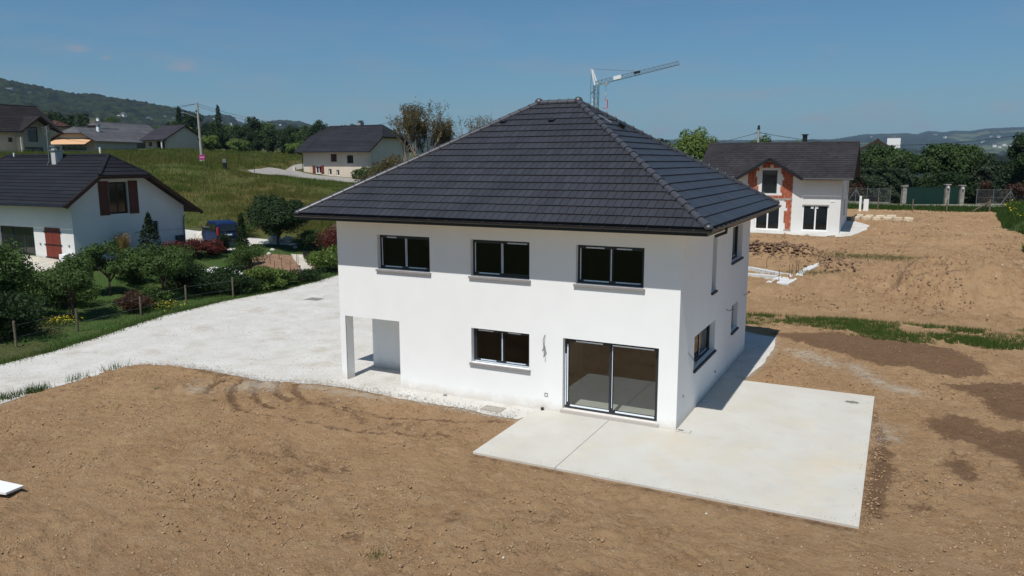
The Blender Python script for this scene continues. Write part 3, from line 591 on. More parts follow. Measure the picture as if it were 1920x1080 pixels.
# porch: back wall, inner side wall, ceiling
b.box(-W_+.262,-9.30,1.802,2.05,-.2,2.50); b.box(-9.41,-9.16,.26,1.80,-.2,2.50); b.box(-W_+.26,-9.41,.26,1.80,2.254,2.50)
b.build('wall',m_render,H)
b=MB(); b.box(-9.1,-.27,.27,D_-.27,-.10,.045,0); b.box(-11.6,-9.1,2.1,D_-.27,-.10,.045,0); b.build('ground_floor',mat('floor_screed',(.50,.49,.45),.85,var=.06,scale=1.3),H)
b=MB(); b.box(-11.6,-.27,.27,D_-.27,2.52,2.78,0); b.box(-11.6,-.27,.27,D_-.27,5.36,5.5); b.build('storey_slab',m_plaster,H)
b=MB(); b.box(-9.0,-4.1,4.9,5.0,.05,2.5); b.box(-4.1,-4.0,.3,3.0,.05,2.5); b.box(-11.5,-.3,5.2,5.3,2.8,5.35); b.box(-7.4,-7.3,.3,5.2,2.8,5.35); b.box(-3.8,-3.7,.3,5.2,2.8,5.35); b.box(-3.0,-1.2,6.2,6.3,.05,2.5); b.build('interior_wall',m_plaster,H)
# windows
for i,(a,c,z0,z1) in enumerate(OP_F[:4]): 
    o=window(H,(a,0,z0),(1,0,0),(0,1,0),c-a,z1-z0,.17,sill=m_sill,film=1+(i==3),sd=[3,5,11,8][i])
a,c,z0,z1=OP_F[4]
o=window(H,(a,0,z0),(1,0,0),(0,1,0),c-a,z1-z0,.17,gl=m_gdoor,film=0,name='sliding_glass_door',fw_=.07,sash=.06)
f=MB(); P=(a,0,z0); U=(1,0,0);N=(0,1,0)
for bx in [(.02,.05,.1,1.7,.155,.166),(.18,1.42,.075,.125,.165,.172),(1.62,2.80,.075,.125,.17,.176),(.35,1.2,2.09,2.125,.165,.172),(1.5,2.75,2.085,2.12,.165,.172),(1.50,1.515,.2,2.05,.16,.17),(.075,.105,.2,2.0,.166,.174)]: f.lbox(P,U,N,*bx)
f.build('protective_film',mat('white_film',(.78,.84,.88),.4),o)
f=MB(); f.lbox(P,U,N,-.06,c-a+.06,-.10,-.004,-.06,.16); f.build('threshold',mat('threshold_stone',(.46,.42,.38),.8),o,bevel=.006)
m_slate=mat('dark_sill',(.055,.06,.07),.7)
for i,(a,c,z0,z1) in enumerate(OP_R):
    o=window(H,(0,a,z0),(0,1,0),(-1,0,0),c-a,z1-z0,.18,sill=m_slate,film=1 if i in(1,2) else 0,panels=1 if i in(0,3) else 2,sd=20+i)
for (P,U,N) in (((-W_,5,4),(0,1,0),(1,0,0)),((-W_,5,1.1),(0,1,0),(1,0,0)),((-8,D_,4),(1,0,0),(0,-1,0)),((-3,D_,1.1),(1,0,0),(0,-1,0))):
    window(H,P,U,N,1.2,1.1,.17,sill=m_sill)
# roof
OV=.88; HE=5.80; HRg=9.56; yr=D_/2; xa,xb=-W_-OV,OV; ya,yb=-OV,D_+OV; rx0,rx1=-6.75,-5.22
s_=(HRg-HE)/(yr-ya)
b=MB(); A=(xa,ya,HE);Bp=(xb,ya,HE);Cp=(xb,yb,HE);Dp=(xa,yb,HE);E1=(rx0,yr,HRg);E2=(rx1,yr,HRg)
G=math.hypot(yr-ya,HRg-HE)/18; 
tiles(b,[A,Bp,E2,E1],G,.236,thick=.034,gap=.013,mi=0,deck=1,wobble=.002); tiles(b,[Cp,Dp,E1,E2],G,.236,mi=0,deck=1)
G2=math.hypot(xb-rx1,HRg-HE)/18
tiles(b,[Bp,Cp,E2],G2,.236,thick=.034,gap=.013,mi=0,deck=1,wobble=.002); tiles(b,[Dp,A,E1],G2,.236,mi=0,deck=1)
b.build('roof',[m_tile,m_black],H)
b=MB()
for p,q_ in ((A,E1),(Bp,E2),(Cp,E2),(Dp,E1)): 
    p=Vector(p);q_=Vector(q_); ridge(b,p+(q_-p).normalized()*.04,q_,.40,.115,0,1,clip=2 if p==Vector(Cp) else None)
ridge(b,E1,E2,.40,.12,0,1,clip=2)
for p in (E1,E2):   # rounded hip caps
    p=Vector(p)+Vector((0,0,.05)); vs=[];n=12;m=6
    for i in range(m+1):
        for j in range(n): t=math.pi*i/m; vs.append(p+Vector((math.sin(t)*math.cos(j*2*math.pi/n),math.sin(t)*math.sin(j*2*math.pi/n),math.cos(t)))*.165)
    b.add(vs,[(i*n+j,(i+1)*n+j,(i+1)*n+(j+1)%n,i*n+(j+1)%n) for i in range(m) for j in range(n)],0,True)
for p in (A,Bp):
    p=Vector(p)+Vector((0,0,.03)); vs=[];n=12;m=6
    for i in range(m+1):
        for j in range(n): t=math.pi*i/m; vs.append(p+Vector((math.sin(t)*math.cos(j*2*math.pi/n),math.sin(t)*math.sin(j*2*math.pi/n),math.cos(t)*.8))*.125)
    b.add(vs,[(i*n+j,(i+1)*n+j,(i+1)*n+(j+1)%n,i*n+(j+1)%n) for i in range(m) for j in range(n)],0,True)
b.build('ridge_tiles',[m_ridge,m_ridgej,m_clip],H)
b=MB(); sweep(b,[(OV-.03,5.79),(OV-.03,5.60),(OV-.055,5.60),(OV-.055,5.79)],-W_,0,0,D_); b.build('fascia',m_black,H)
b=MB(); pr=[]
for j in range(9):
    t=math.pi*j/8; pr.append((OV+.055-.070*math.cos(t),5.765-.075*math.sin(t)))
pr+= [(OV+.118,5.765)]+[(OV+.055+.062*math.cos(math.pi*j/8),5.765-.066*math.sin(math.pi*j/8)) for j in range(9)]
sweep(b,pr,-W_,0,0,D_)
g_=b.build('gutter',m_black,H)
b=MB(); k=0
x=-W_-.6
while x<.8:
    b.box(x-.009,x+.009,-OV-.128,-OV+.02,5.755,5.773); x+=.62
y=-.5
while y<D_+.7: b.box(OV-.02,OV+.128,y-.009,y+.009,5.755,5.773); y+=.62
b.build('gutter_bracket',mat('bracket_grey',(.10,.10,.105),.5),H)['kind']='stuff'
b=MB(); sweep(b,[(-.02,5.625),(OV-.056,5.625),(OV-.056,5.60),(-.02,5.60)],-W_,0,0,D_); b.build('soffit',m_soffit,H)
b=MB(); b.tube([(OV+.05,1.15,5.69),(OV+.05,1.15,5.55),(OV-.25,1.15,5.42)],.045,8); b.build('downpipe_outlet',m_black,H)
# roof vents and a flue stub
def on_front(x,t): return Vector((x,ya+(yr-ya)*t,HE+(HRg-HE)*t))
nf=Vector((0,-s_,1)).normalized(); vf=Vector((0,1,s_)).normalized()
for (x,t) in ((-7.6,.80),(-5.72,.80)):
    b=MB(); p=on_front(x,t)+nf*.05; b.add([p+Vector((-.11,0,0)),p+Vector((.11,0,0)),p+Vector((.11,0,0))+vf*.28,p+Vector((-.11,0,0))+vf*.28,p+Vector((-.08,0,0))+nf*.07,p+Vector((.08,0,0))+nf*.07],[(0,1,5,4),(1,2,5),(0,4,3),(4,5,2,3)]); b.build('roof_vent',m_black,H)
sr=(HRg-HE)/(xb-rx1); nr=Vector((sr,0,1)).normalized(); vr=Vector((-1,0,sr)).normalized()
def on_right(y,t): return Vector((xb+(rx1-xb)*t,y,HE+(HRg-HE)*t))
b=MB(); p=on_right(5.6,.76)+nr*.04; b.tube([p,p+nr*.12],.13,12); b.tube([p+nr*.12,p+nr*.16],[.19,.10],12); b.build('flue_cap',m_black,H)
b=MB(); p=on_right(5.2,.87)+nr*.04; b.bar(p,p-vr*.55+nr*.02,.12,0,.03); b.build('roof_step',m_iron,H)
# things fixed to the walls
b=MB(); pts=[(-4.07,-.02,2.35),(-4.10,-.10,2.2),(-4.04,-.13,2.02),(-4.12,-.12,1.86),(-4.02,-.10,1.94),(-4.09,-.08,2.12),(-4.05,-.12,1.75),(-4.07,-.10,1.70)]
b.tube(pts,.012,5); b.build('cable',m_iron,H)
for pts in ([(.02,6.35,2.37),(.16,6.30,2.33),(.22,6.38,2.40)],[(.02,9.7,2.35),(.16,9.62,2.42),(.2,9.7,2.5)],[(.02,1.05,2.0),(.10,1.2,1.85),(.13,1.45,1.62)]):
    b=MB(); b.tube(pts,.014,5); b.tube([pts[-1],(pts[-1][0]+.03,pts[-1][1]+.03,pts[-1][2]-.02)],.035,6); b.build('cable',mat('grey_cable',(.2,.2,.22),.5),H)
for (x,z) in ((-4.08,.42),):
    b=MB(); 
    for bx in ((0,.11,0,.015),(0,.11,.095,.11),(0,.015,.015,.095),(.095,.11,.015,.095)): b.lbox((x,0,z),(1,0,0),(0,1,0),bx[0],bx[1],bx[2],bx[3],-.012,.0)
    b.build('wall_socket',m_iron,H)
for (y,z) in ((.62,.78),(4.95,.42)): 
    b=MB(); b.lbox((0,y,z),(0,1,0),(-1,0,0),0,.07,0,.07,-.03,.0); b.build('wall_socket',m_iron,H)
for (x,y) in ((-4.12,-.08),): 
    b=MB(); b.cyl((x,y,-.04),.05,.12,8); b.build('pipe_stub',m_black,H)
b=MB(); b.cyl((.12,3.0,-.01),.09,.03,10); b.build('pipe_stub',mat('pale_pvc',(.5,.55,.6),.5),H)
b=MB(); b.cyl((.45,2.35,-.005),.04,.03,8); b.build('pipe_stub',m_iron,H)
b=MB(); b.cyl((-7.6,-.10,-.04),.06,.05,8); b.build('pipe_stub',m_iron,H)
# ---------------------------------------------------------------- terrace slab
m_slab=mat('pale_concrete',(.545,.53,.485),.85,col2=(.50,.475,.415),scale=.8,bump=.12,bscale=50,bdist=.004,detail=8); addspeck(m_slab,.35,(.56,.49,.37),.50,.75); addspeck(m_slab,1.3,(.43,.42,.38),.56,.85)
addspeck(m_slab,5,(.40,.34,.26),.66,.80); tr_=empty('concrete_terrace',(0,0,0),0,'pale L shaped concrete terrace slab in front of the sliding glass door','terrace')
b=MB(); jx=-1.98
def slabp(P_,nm):
    mb=MB(); n=len(P_); mb.add([(x,y,0) for x,y in P_]+[(x,y,-.16) for x,y in P_],[tuple(range(n))]+[(i,n+i,n+(i+1)%n,(i+1)%n) for i in range(n)]); return mb.build(nm,m_slab,tr_,bevel=.008)
slabp([(-4.335,-3.995),(jx-.008,-3.995),(jx-.008,-.003),(-4.335,-.003)],'slab'); slabp([(jx+.008,-3.995),(4.92,-3.995),(4.92,5.965),(.003,5.965),(.003,-.003),(jx+.008,-.003)],'slab')
b=MB(); b.box(jx-.008,jx+.008,-3.99,-.01,-.1,-.012); b.build('expansion_joint',mat('joint_grey',(.2,.19,.17),.9),tr_)
b=MB(); n=16; b.add([(4.3+.20*math.cos(i*2*math.pi/n)*(1+.2*math.sin(i*2.3)),4.98+.13*math.sin(i*2*math.pi/n)*(1+.2*math.cos(i*3.1)),.003) for i in range(n)],[tuple(range(n))]); b.build('cement_stain',mat('stain_grey',(.17,.165,.14),.9,var=.3,scale=9),tr_)
b=MB(); b.box(.02,.42,-.12,.10,.001,.03,0); b.box(.07,.22,-.06,.0,.03,.036,1); tag(b.build('drain_cover',[m_slab,m_ridgej],None,bevel=.004),'small flat square drain cover at the foot of the white house corner','drain cover')
b=MB(); b.box(-5.9,-5.2,-.80,-.38,-.10,-.005,0); tag(b.build('manhole_cover',[mat('cast_cover',(.33,.30,.26),.9,var=.15,scale=12,bump=.4)],None,bevel=.01),'square beige manhole cover in the gravel strip along the white house front','manhole cover')
b=MB(); b.box(-23.9,-23.0,11.4,12.1,-.10,-.012); tag(b.build('manhole_cover',[mat('grey_cover',(.22,.21,.18),.9,var=.2,scale=12)],None),'grey manhole cover set in the white gravel driveway','manhole cover')
b=MB(); b.add([(-13.4,-11.0,.24),(-12.15,-10.9,.25),(-12.1,-11.32,.255),(-13.4,-11.65,.24),(-13.4,-11.0,.19),(-12.15,-10.9,.2),(-12.1,-11.32,.205),(-13.4,-11.65,.19)],[(0,1,2,3),(0,4,5,1),(1,5,6,2),(2,6,7,3)]); tag(b.build('white_board',m_white,None),'white board lying flat on the bare soil at the left edge','board')
# ================================================================ NEIGHBOURING HOUSES
def roofm(name,c,isl=.15,var=.15): return mat(name,c,.7,var=var,scale=.5,island=isl,spec=.15)
rm_a=roofm('dark_roof_tile',(.024,.025,.030)); rm_k=roofm('charcoal_roof_tile',(.015,.016,.020)); rm_b=roofm('brown_roof_tile',(.034,.031,.034)); rm_n=roofm('dark_brown_roof_tile',(.024,.021,.022)); rm_c=roofm('grey_roof_tile',(.105,.105,.112)); rm_d=roofm('red_roof_tile',(.085,.042,.032)); rm_e=roofm('slate_violet_tile',(.040,.037,.045))
wm_w=mat('off_white_wall',(.70,.69,.66),.9,var=.04,scale=.6); wm_c=mat('cream_wall',(.60,.535,.42),.9,var=.05,scale=.6); wm_p=mat('sand_wall',(.62,.53,.43),.9,var=.05,scale=.6); wm_g=mat('beige_wall',(.50,.42,.31),.9,var=.06,scale=.6)
def opening(root,P,U,N,o,thick):
    a,c,z0,z1=o['u'][0],o['u'][1],o['z'][0],o['z'][1]; P=Vector(P);U=Vector(U);N=Vector(N); Q=P+U*a+Z3*z0; k=o.get('k','win'); w_,h_=c-a,z1-z0
    if k=='closed':
        b=MB(); b.lbox(Q,U,N,0,w_/2-.01,0,h_,-.03,.03); b.lbox(Q,U,N,w_/2+.01,w_,0,h_,-.03,.03)
        for zz in (.12,.5,.88): b.lbox(Q,U,N,-.12,w_+.12,h_*zz-.03,h_*zz+.03,-.055,-.03,1)
        b.build('shutter',[o.get('m',m_red),m_ridgej],root); return
    if k=='void': return
    w=window(root,Q,U,N,w_,h_,o.get('set',.14),fr=o.get('fr',m_white if o.get('sh') else m_anth),gl=m_gdark,panels=o.get('p',1 if w_<1.1 else 2),sill=m_sill if o.get('sill') else None,name=o.get('name','window'))
    if o.get('sh'):
        for s0 in ((-w_*.5-.03,-.03),(w_+.03,w_*1.5+.03)):
            b=MB(); b.lbox(Q,U,N,s0[0],s0[1],-.02,h_+.02,-.05,-.01)
            for zz in (.2,.8): b.lbox(Q,U,N,s0[0]+.02,s0[1]-.02,h_*zz-.04,h_*zz+.04,-.07,-.05)
            b.build('shutter',o.get('m',m_red),root)
def house(root,x0,x1,y0,y1,zb,ze,zr,yr=None,ov=.9,ovg=.8,hl=0,hr=0,zeb=None,yb=None,wm=wm_w,rm=rm_a,ops=(),gauge=.36,tw=.6,wing=None,base=-.6,vm=m_dwood,ridgem=None,peak_mat=None,backwall=True):
    """house with its ridge along local X and its front facing local -Y; z values above the root"""
    yr=(y0+y1)/2 if yr is None else yr; ye=y0-ov; s=(zr-ze)/(yr-ye); yb=(y1+ov) if yb is None else yb; zeb=zr-s*(yb-yr) if zeb is None else zeb; sb=(zr-zeb)/(yb-yr)
    X0,X1=x0-ovg,x1+ovg
    zf=lambda y: ze+s*(y-ye); zk=lambda y: zeb+sb*(yb-y)
    bt=MB(); zh=lambda h: zr-h
    def slope(front):
        yE,zE,yy=(ye,ze,lambda h:yr-h/s) if front else (yb,zeb,lambda h:yr+h/sb)
        P=[(X0,yE,zE),(X1,yE,zE)]
        if hr: P+=[(X1,yy(hr),zr-hr),(X1-hr*1.1,yr,zr)]
        else: P+=[(X1,yr,zr)]
        if hl: P+=[(X0+hl*1.1,yr,zr),(X0,yy(hl),zr-hl)]
        else: P+=[(X0,yr,zr)]
        return P
    Pf=slope(True)
    if wing:
        wl,wr,zp,wov=wing; xc=(wl+wr)/2; ya_=ye+(zp-ze)/s; ap=(xc,ya_,zp); yv=ye-wov
        zv=ze
        left=[(X0,ye,ze),(wl,ye,ze),ap,(xc,yr,zr)]+[p for p in Pf if p[0]<xc and p[1]>ye+.01]
        rightp=[(wr,ye,ze),(X1,ye,ze)]+[p for p in Pf if p[0]>xc and p[1]>ye+.01]+[(xc,yr,zr),ap]
        tiles(bt,left,gauge,tw,mi=0,deck=1); tiles(bt,rightp,gauge,tw,mi=0,deck=1)
        pk=(xc,yv,zp)
        # wing slopes: eave edge runs along the valley foot
        for sgn,xe in ((0,wl),(1,wr)):
            f=(xe,yv,ze); v_=(xe,ye,ze)
            P=[f,v_,ap,pk] if sgn==1 else [v_,f,pk,ap]
            tiles(bt,P,gauge,tw,mi=0,deck=1)
    else: tiles(bt,Pf,gauge,tw,mi=0,deck=1)
    tiles(bt,slope(False),gauge,tw,mi=0,deck=1)
    if hr: tiles(bt,[(X1,yr-hr/s,zr-hr),(X1,yr+hr/sb,zr-hr),(X1-hr*1.1,yr,zr)],gauge,tw,mi=0,deck=1)
    if hl: tiles(bt,[(X0,yr+hl/sb,zr-hl),(X0,yr-hl/s,zr-hl),(X0+hl*1.1,yr,zr)],gauge,tw,mi=0,deck=1)
    rf=bt.build('roof',[rm,vm],root)
    br=MB(); ridge(br,(X0+hl*1.1,yr,zr),(X1-hr*1.1,yr,zr),.6,.11,0,1)
    if hr: ridge(br,(X1,yr-hr/s,zr-hr),(X1-hr*1.1,yr,zr),.5,.10); ridge(br,(X1,yr+hr/sb,zr-hr),(X1-hr*1.1,yr,zr),.5,.10)
    if hl: ridge(br,(X0,yr-hl/s,zr-hl),(X0+hl*1.1,yr,zr),.5,.10); ridge(br,(X0,yr+hl/sb,zr-hl),(X0+hl*1.1,yr,zr),.5,.10)
    br.build('ridge_tiles',[rm,m_ridgej],rf)
    # verge boards
    def vb(a,c,h_=.22):
        q=MB(); q.bar(a,c,.05,0,h_); q.build('verge_board',vm,root)
    for X,h in ((X0,hl),(X1,hr)):
        for (ya1,za1,ss,sg) in ((ye,ze,s,1),(yb,zeb,sb,-1)):
            yt=yr-sg*h/ss; vb((X,ya1,za1-.10),(X,yt,zr-h-.10))
        if h: vb((X,yr-h/s,zr-h-.10),(X,yr+h/sb,zr-h-.10),.2)
    if wing:
        for xe in (wl,wr): vb((xe,yv,ze-.09),(xc,yv,zp-.09))
    segs=[(X0,X1)] if not wing else [(X0,wl-.05),(wr+.05,X1)]
    for a,c in segs: bg_=MB(); bg_.tube([(a,ye-.06,ze-.05),(c,ye-.06,ze-.05)],.07,8); bg_.build('gutter',m_black if rm is not rm_c else m_iron,root)
    # walls
    b=MB(); t=.14
    H_=lambda side:[(o['u'][0],o['u'][1],o['z'][0],o['z'][1]) for o in ops if o['s']==side and o.get('k')!='closed']
    if wing:
        sp=(zp-ze)/((wr-wl)/2); zt=zf(y0)-t
        # height of wing underside over the wall line
        xl=wl+max(0,(zt-ze+t))/sp; xr=wr-max(0,(zt-ze+t))/sp
        top=[(x1,zt),(xr,zt),(xc,zp-t),(xl,zt),(x0,zt)]
    else: top=[(x1,zf(y0)-t),(x0,zf(y0)-t)]
    wall(b,(0,y0,0),(1,0,0),(0,1,0),[(x0,base),(x1,base)]+top,H_('F'),.24)
    for X,N,h,sd in ((x1,(-1,0,0),hr,'R'),(x0,(1,0,0),hl,'L')):
        P=[(y0,base),(y1,base),(y1,zk(y1)-t)]
        hh=max(0,h-.0)
        if h: P+=[(yr+h/sb,zr-h-t),(yr-h/s,zr-h-t)]
        else: P+=[(yr,zr-t)]
        P+=[(y0,zf(y0)-t)]
        wall(b,(X,0,0),(0,1,0),N,P,H_(sd),.24)
    if backwall: wall(b,(0,y1,0),(1,0,0),(0,-1,0),[(x0,base),(x1,base),(x1,zk(y1)-t),(x0,zk(y1)-t)],H_('B'),.24)
    b.build('wall',wm,root)
    for o in ops:
        P,U,N={'F':((0,y0,0),(1,0,0),(0,1,0)),'R':((x1,0,0),(0,1,0),(-1,0,0)),'L':((x0,0,0),(0,1,0),(1,0,0)),'B':((0,y1,0),(1,0,0),(0,-1,0))}[o['s']]
        opening(root,P,U,N,o,.24)
    return zf
def chimney(root,x,y,z0,z1,a=.55,b_=.8,m=m_white,cap=True,pots=1,name='chimney'):
    b=MB(); b.box(x-a/2,x+a/2,y-b_/2,y+b_/2,z0,z1,0)
    if cap:
        b.box(x-a/2-.06,x+a/2+.06,y-b_/2-.06,y+b_/2+.06,z1,z1+.08,1)
        for i in range(pots): yy=y+(i-(pots-1)/2)*.35; b.box(x-a/2+.04,x+a/2-.04,yy-.05,yy+.05,z1+.08,z1+.28,0); 
        b.box(x-a/2-.05,x+a/2+.05,y-b_/2-.05,y+b_/2+.05,z1+.28,z1+.34,1)
    return b.build(name,[m,m_iron],root)
O=lambda s,u0,u1,z0,z1,**k: dict(s=s,u=(u0,u1),z=(z0,z1),**k)
# --- house with red-brown shutters, left of the driveway (local = world, root at z 1.5)
N1=empty('shuttered_house',(-38.9,8.35,1.5),0,'white house with dark half hipped roof and red brown shutters left of the driveway','house')
house(N1,-11.5,0,0,8.05,0,3.50,6.42,yr=3.15,ov=.85,ovg=.8,hr=1.22,hl=1.0,zeb=2.62,yb=8.95,rm=rm_k,ops=[
 O('R',2.55,3.85,2.78,4.78,name='window',fr=m_dwood,p=2),O('R',5.55,5.95,1.15,2.15,p=1),
 O('F',-7.6,-3.9,-.05,2.02,p=3,fr=m_anth),O('F',-2.75,-1.27,-.02,2.05,k='closed')],gauge=.34,tw=3.2,base=-.9)
for s0 in ((1.85,2.5),(3.9,4.55)):
    b=MB(); b.lbox((0,0,2.74),(0,1,0),(-1,0,0),s0[0],s0[1],0,2.1,-.06,-.01)
    for zz in (.3,1.0,1.7): b.lbox((0,0,2.74),(0,1,0),(-1,0,0),s0[0]+.03,s0[1]-.03,zz-.05,zz+.05,-.085,-.06)
    b.build('shutter',mat('brown_shutter',(.10,.032,.022),.6,var=.15,scale=4),N1)
chimney(N1,-4.9,2.6,5.0,6.72,.42,.5,mat('chimney_render',(.5,.49,.47),.9),pots=2)
b=MB(); b.tube([(-5.75,2.2,5.3),(-5.35,2.35,6.1),(-5.3,2.35,8.3)],.03,6); 
for i in range(5): b.bar((-5.3-.5+.05*i,2.35,8.2-.12*i),(-5.3+.3,2.35,8.35-.1*i),.02)
b.build('aerial',m_iron,N1)
b=MB(); b.tube([(-10.2,3.0,6.4),(-10.2,3.0,6.65)],.05,8); b.build('roof_vent',m_white,N1)
b=MB(); b.bar((-2.9,2.0,5.46),(-2.6,2.0,5.50),.25,0,.10); b.build('roof_vent',m_black,N1)
house(N1,-20,-11.6,.6,8.0,0,3.40,5.85,yr=4.0,ov=1.4,ovg=0,rm=rm_k,gauge=.34,tw=3.2,base=-.9)
b=MB(); b.box(-.75,-.15,-.55,-.1,-.15,.55); b.build('heat_pump',m_white,N1,bevel=.02)
b=MB(); b.tube([(.28,7.85,2.4),(.1,7.9,2.2),(.08,7.9,-.1)],.045,8); b.build('downpipe',m_iron,N1)
b=MB(); b.lbox((0,0,.3),(0,1,0),(-1,0,0),7.2,7.75,0,.75,-.22,-.002); b.build('meter_box',mat('dark_box',(.06,.065,.07),.6),N1)
for x in (-3.35,-.55):
    b=MB(); b.box(x,x+.12,-.04,0,.95,1.07); b.build('wall_socket',m_iron,N1)
# --- cream house with cross gable, top left (front faces +x)
r=math.pi/2
N2=empty('cream_house',(-104,40.0,8.35),r,'cream house with large dark roof and cross gable at the far left','house')
house(N2,-4,8.9,0,9.5,0,3.3,7.15,ov=1.0,ovg=1.4,hr=0,rm=rm_n,wm=wm_g,wing=(4.0,9.7,5.5,.45),ops=[
 O('F',5.75,7.15,2.0,4.05,k='win',p=1),O('F',5.2,7.7,-.1,1.25,p=2,name='garage_door'),O('F',3.0,3.6,1.9,2.5)],gauge=.4,tw=9,base=-1,vm=m_dwood)
b=MB(); b.box(4.0,4.25,-1.2,0,-.4,2.6); b.build('buttress_wall',wm_c,N2); b=MB(); b.box(-2,5,-2.6,0,-1.0,.25); b.build('terrace_slab',m_path,N2)
# --- house with the orange awning (gable faces -y)
N3=empty('awning_house',(-138.4,75.4,9.8),R(106),'pinkish house with grey half hipped roof and orange awning on the skyline','house')
house(N3,0,12,-4.6,4.9,0,1.75,4.45,yr=0,ov=.9,ovg=1.0,hl=1.2,rm=rm_c,wm=wm_p,ops=[O('L',-2.6,2.8,0,1.3,p=4)],gauge=.4,tw=9,base=-1)
# awning hangs off the gable wall, out over local -x
b=MB(); b.add([(-.02,-4.3,2.25),(-.02,3.4,2.25),(-3.0,3.9,1.1),(-3.0,-4.8,1.1),(-.02,-4.3,2.2),(-.02,3.4,2.2),(-3.0,3.9,1.05),(-3.0,-4.8,1.05)],[(0,1,2,3),(7,6,5,4),(2,1,5,6),(3,2,6,7),(0,3,7,4)]); b.build('awning',mat('orange_awning',(.72,.44,.25),.8,trans=.2),N3)
chimney(N3,5,-1.5,3.2,4.7,.5,.5,m_white)
chimney(N3,8,.8,3.8,5.0,.5,.5,m_white)
N4=empty('grey_roofed_house',(-150.2,88.5,9.9),R(100),'house with tall light grey roof behind the awning house','house')
house(N4,0,14,-4.6,4.6,0,2.3,6.2,ov=.9,ovg=1.1,hl=.8,rm=rm_c,wm=mat('blue_grey_wall',(.32,.34,.36),.9),ops=[O('F',1.2,2.1,.3,1.9),O('F',3.0,3.9,.3,1.9),O('F',4.6,5.5,.3,1.9)],gauge=.4,tw=9,base=-1)
chimney(N4,1.2,0.4,5.6,7.0,.5,.6,m_white)
N5=empty('porch_house',(-144,95.5,10.0),0,'low house with dark roof and open porch at the right of the skyline row','house')
house(N5,0,6.9,0,9.5,0,2.25,5.5,ov=1.2,ovg=.6,hl=.7,rm=rm_e,wm=wm_p,ops=[O('F',1.3,2.15,.9,1.8,k='closed'),O('F',3.6,6.2,-.1,1.95,p=3,set=.5,fr=m_dwood)],gauge=.4,tw=9,base=-1)
b=MB(); b.box(-.6,3.4,-1.2,-1.0,-.5,.35); b.box(6.3,6.55,-1.05,-.8,-.5,2.1); b.build('porch_wall',wm_w,N5)
N9=empty('red_roofed_house',(-163,79,11.1),0,'small house with red brown tiled roof between cream house and awning house','house')
house(N9,0,9,0,8,0,2.0,4.9,rm=rm_d,wm=wm_g,gauge=.4,tw=9,base=-1,hr=1.0,ops=[O('F',2,3,.6,1.6)])
# --- two storey house in the middle distance
N6=empty('farmhouse',(-85.3,80.2,5.0),0,'two storey cream house with dark half hipped roof beyond the meadow','house')
house(N6,0,14.1,0,10.8,0,4.15,8.5,yr=5.4,ov=1.25,ovg=.75,hl=2.0,hr=2.0,rm=rm_a,wm=wm_p,ops=[
 O('F',6.0,7.15,2.5,3.75,k='closed',m=mat('dark_brown_shutter',(.06,.025,.018),.7)),O('F',9.3,10.55,2.25,3.55,p=3),
 O('F',2.6,3.8,.55,1.85,sh=1,sill=1,p=2),O('F',5.35,6.0,.3,1.35,p=1,fr=m_white),O('F',7.0,7.6,.2,1.2,p=1,fr=m_white),O('R',3.6,4.8,.3,2.3)],gauge=.42,tw=9,base=-1.2)
chimney(N6,7.2,6.6,7.4,9.1,.6,1.0,mat('grey_chimney',(.42,.40,.38),.9),pots=2)
b=MB(); b.tube([(-.6,-1.2,4.1),(-.2,-.1,3.8),(-.12,-.06,3.5),(-.12,-.06,-.2)],.06,8); b.build('downpipe',m_dwood,N6)
b=MB()
for i,(a,c,z) in enumerate([(.4,4.4,-.12),(4.4,8.2,-.35),(8.2,11.5,-.55),(11.5,15,-.75)]): b.box(a,c,-1.4,-1.15,z-.8,z)
b.box(-.9,-.5,-1.6,-1.2,-.6,1.6); b.build('low_wall',wm_p,N6)
# --- unfinished house on the right
N7=empty('unfinished_house',(-2.7,46,1.7),0,'unfinished house with brown tiled roof and bare red brick gable at the right','house')
house(N7,-7.05,3.7,0,9.0,0,4.42,7.32,yr=4.5,ov=.8,ovg=.85,rm=rm_b,wm=wm_w,vm=m_ridgej,wing=(-4.43,.80,6.05,.02),ops=[
 O('F',-2.45,-1.25,3.15,5.05,p=1),O('F',-2.9,-.88,.12,2.25,p=2,fr=m_white),O('F',.82,2.85,.15,2.3,p=2,fr=m_white),O('R',1.2,2.0,2.6,3.9),O('R',4.0,5.6,1.2,2.6),O('R',6.8,7.6,2.9,4.0)],gauge=.36,tw=.33,base=-.4)
m_brick=mat('hollow_brick',(.36,.10,.052),.9,island=.10,var=.2,scale=1.5); 
b=MB()    # brick skin with a white patch of render round each opening left open
Pb=(0,0,0)
zz=.12
def bump_edge(t): return .10*math.sin(t*3.1)+.07*math.sin(t*7.3+1)
HB=[(-2.95-.35,-.88+.35,-.1,2.75),(-2.45-.38,-1.25+.38,2.95,5.35)]
row=0; z=.25
while z<5.75:
    h=.24; x=-3.58-(.25 if row%2 else 0)
    while x<.02:
        a,c=max(x,-3.58),min(x+.49,.0)
        # wing underside clip
        top=6.05-.16-abs((a+c)/2+1.815)*(6.05-4.42)/2.615
        def inside_patch(u,v):
            for k,(p0,p1,q0,q1) in enumerate(HB):
                if p0+bump_edge(v+k)<u<p1+bump_edge(v*1.3+2+k) and q0<v<q1+bump_edge(u*2)*.5: return True
            return False
        n_=4
        for i in range(n_):
            aa=a+(c-a)*i/n_; cc=a+(c-a)*(i+1)/n_-(0.004 if i==n_-1 else 0)
            if cc-aa>.02 and z+h<top+.15 and not inside_patch((aa+cc)/2,z+h/2): b.lbox(Pb,(1,0,0),(0,1,0),aa,cc,z,z+h+.006,-.018,.0)
        x+=.5
    z+=.25; row+=1
b.build('brick_wall',m_brick,N7)
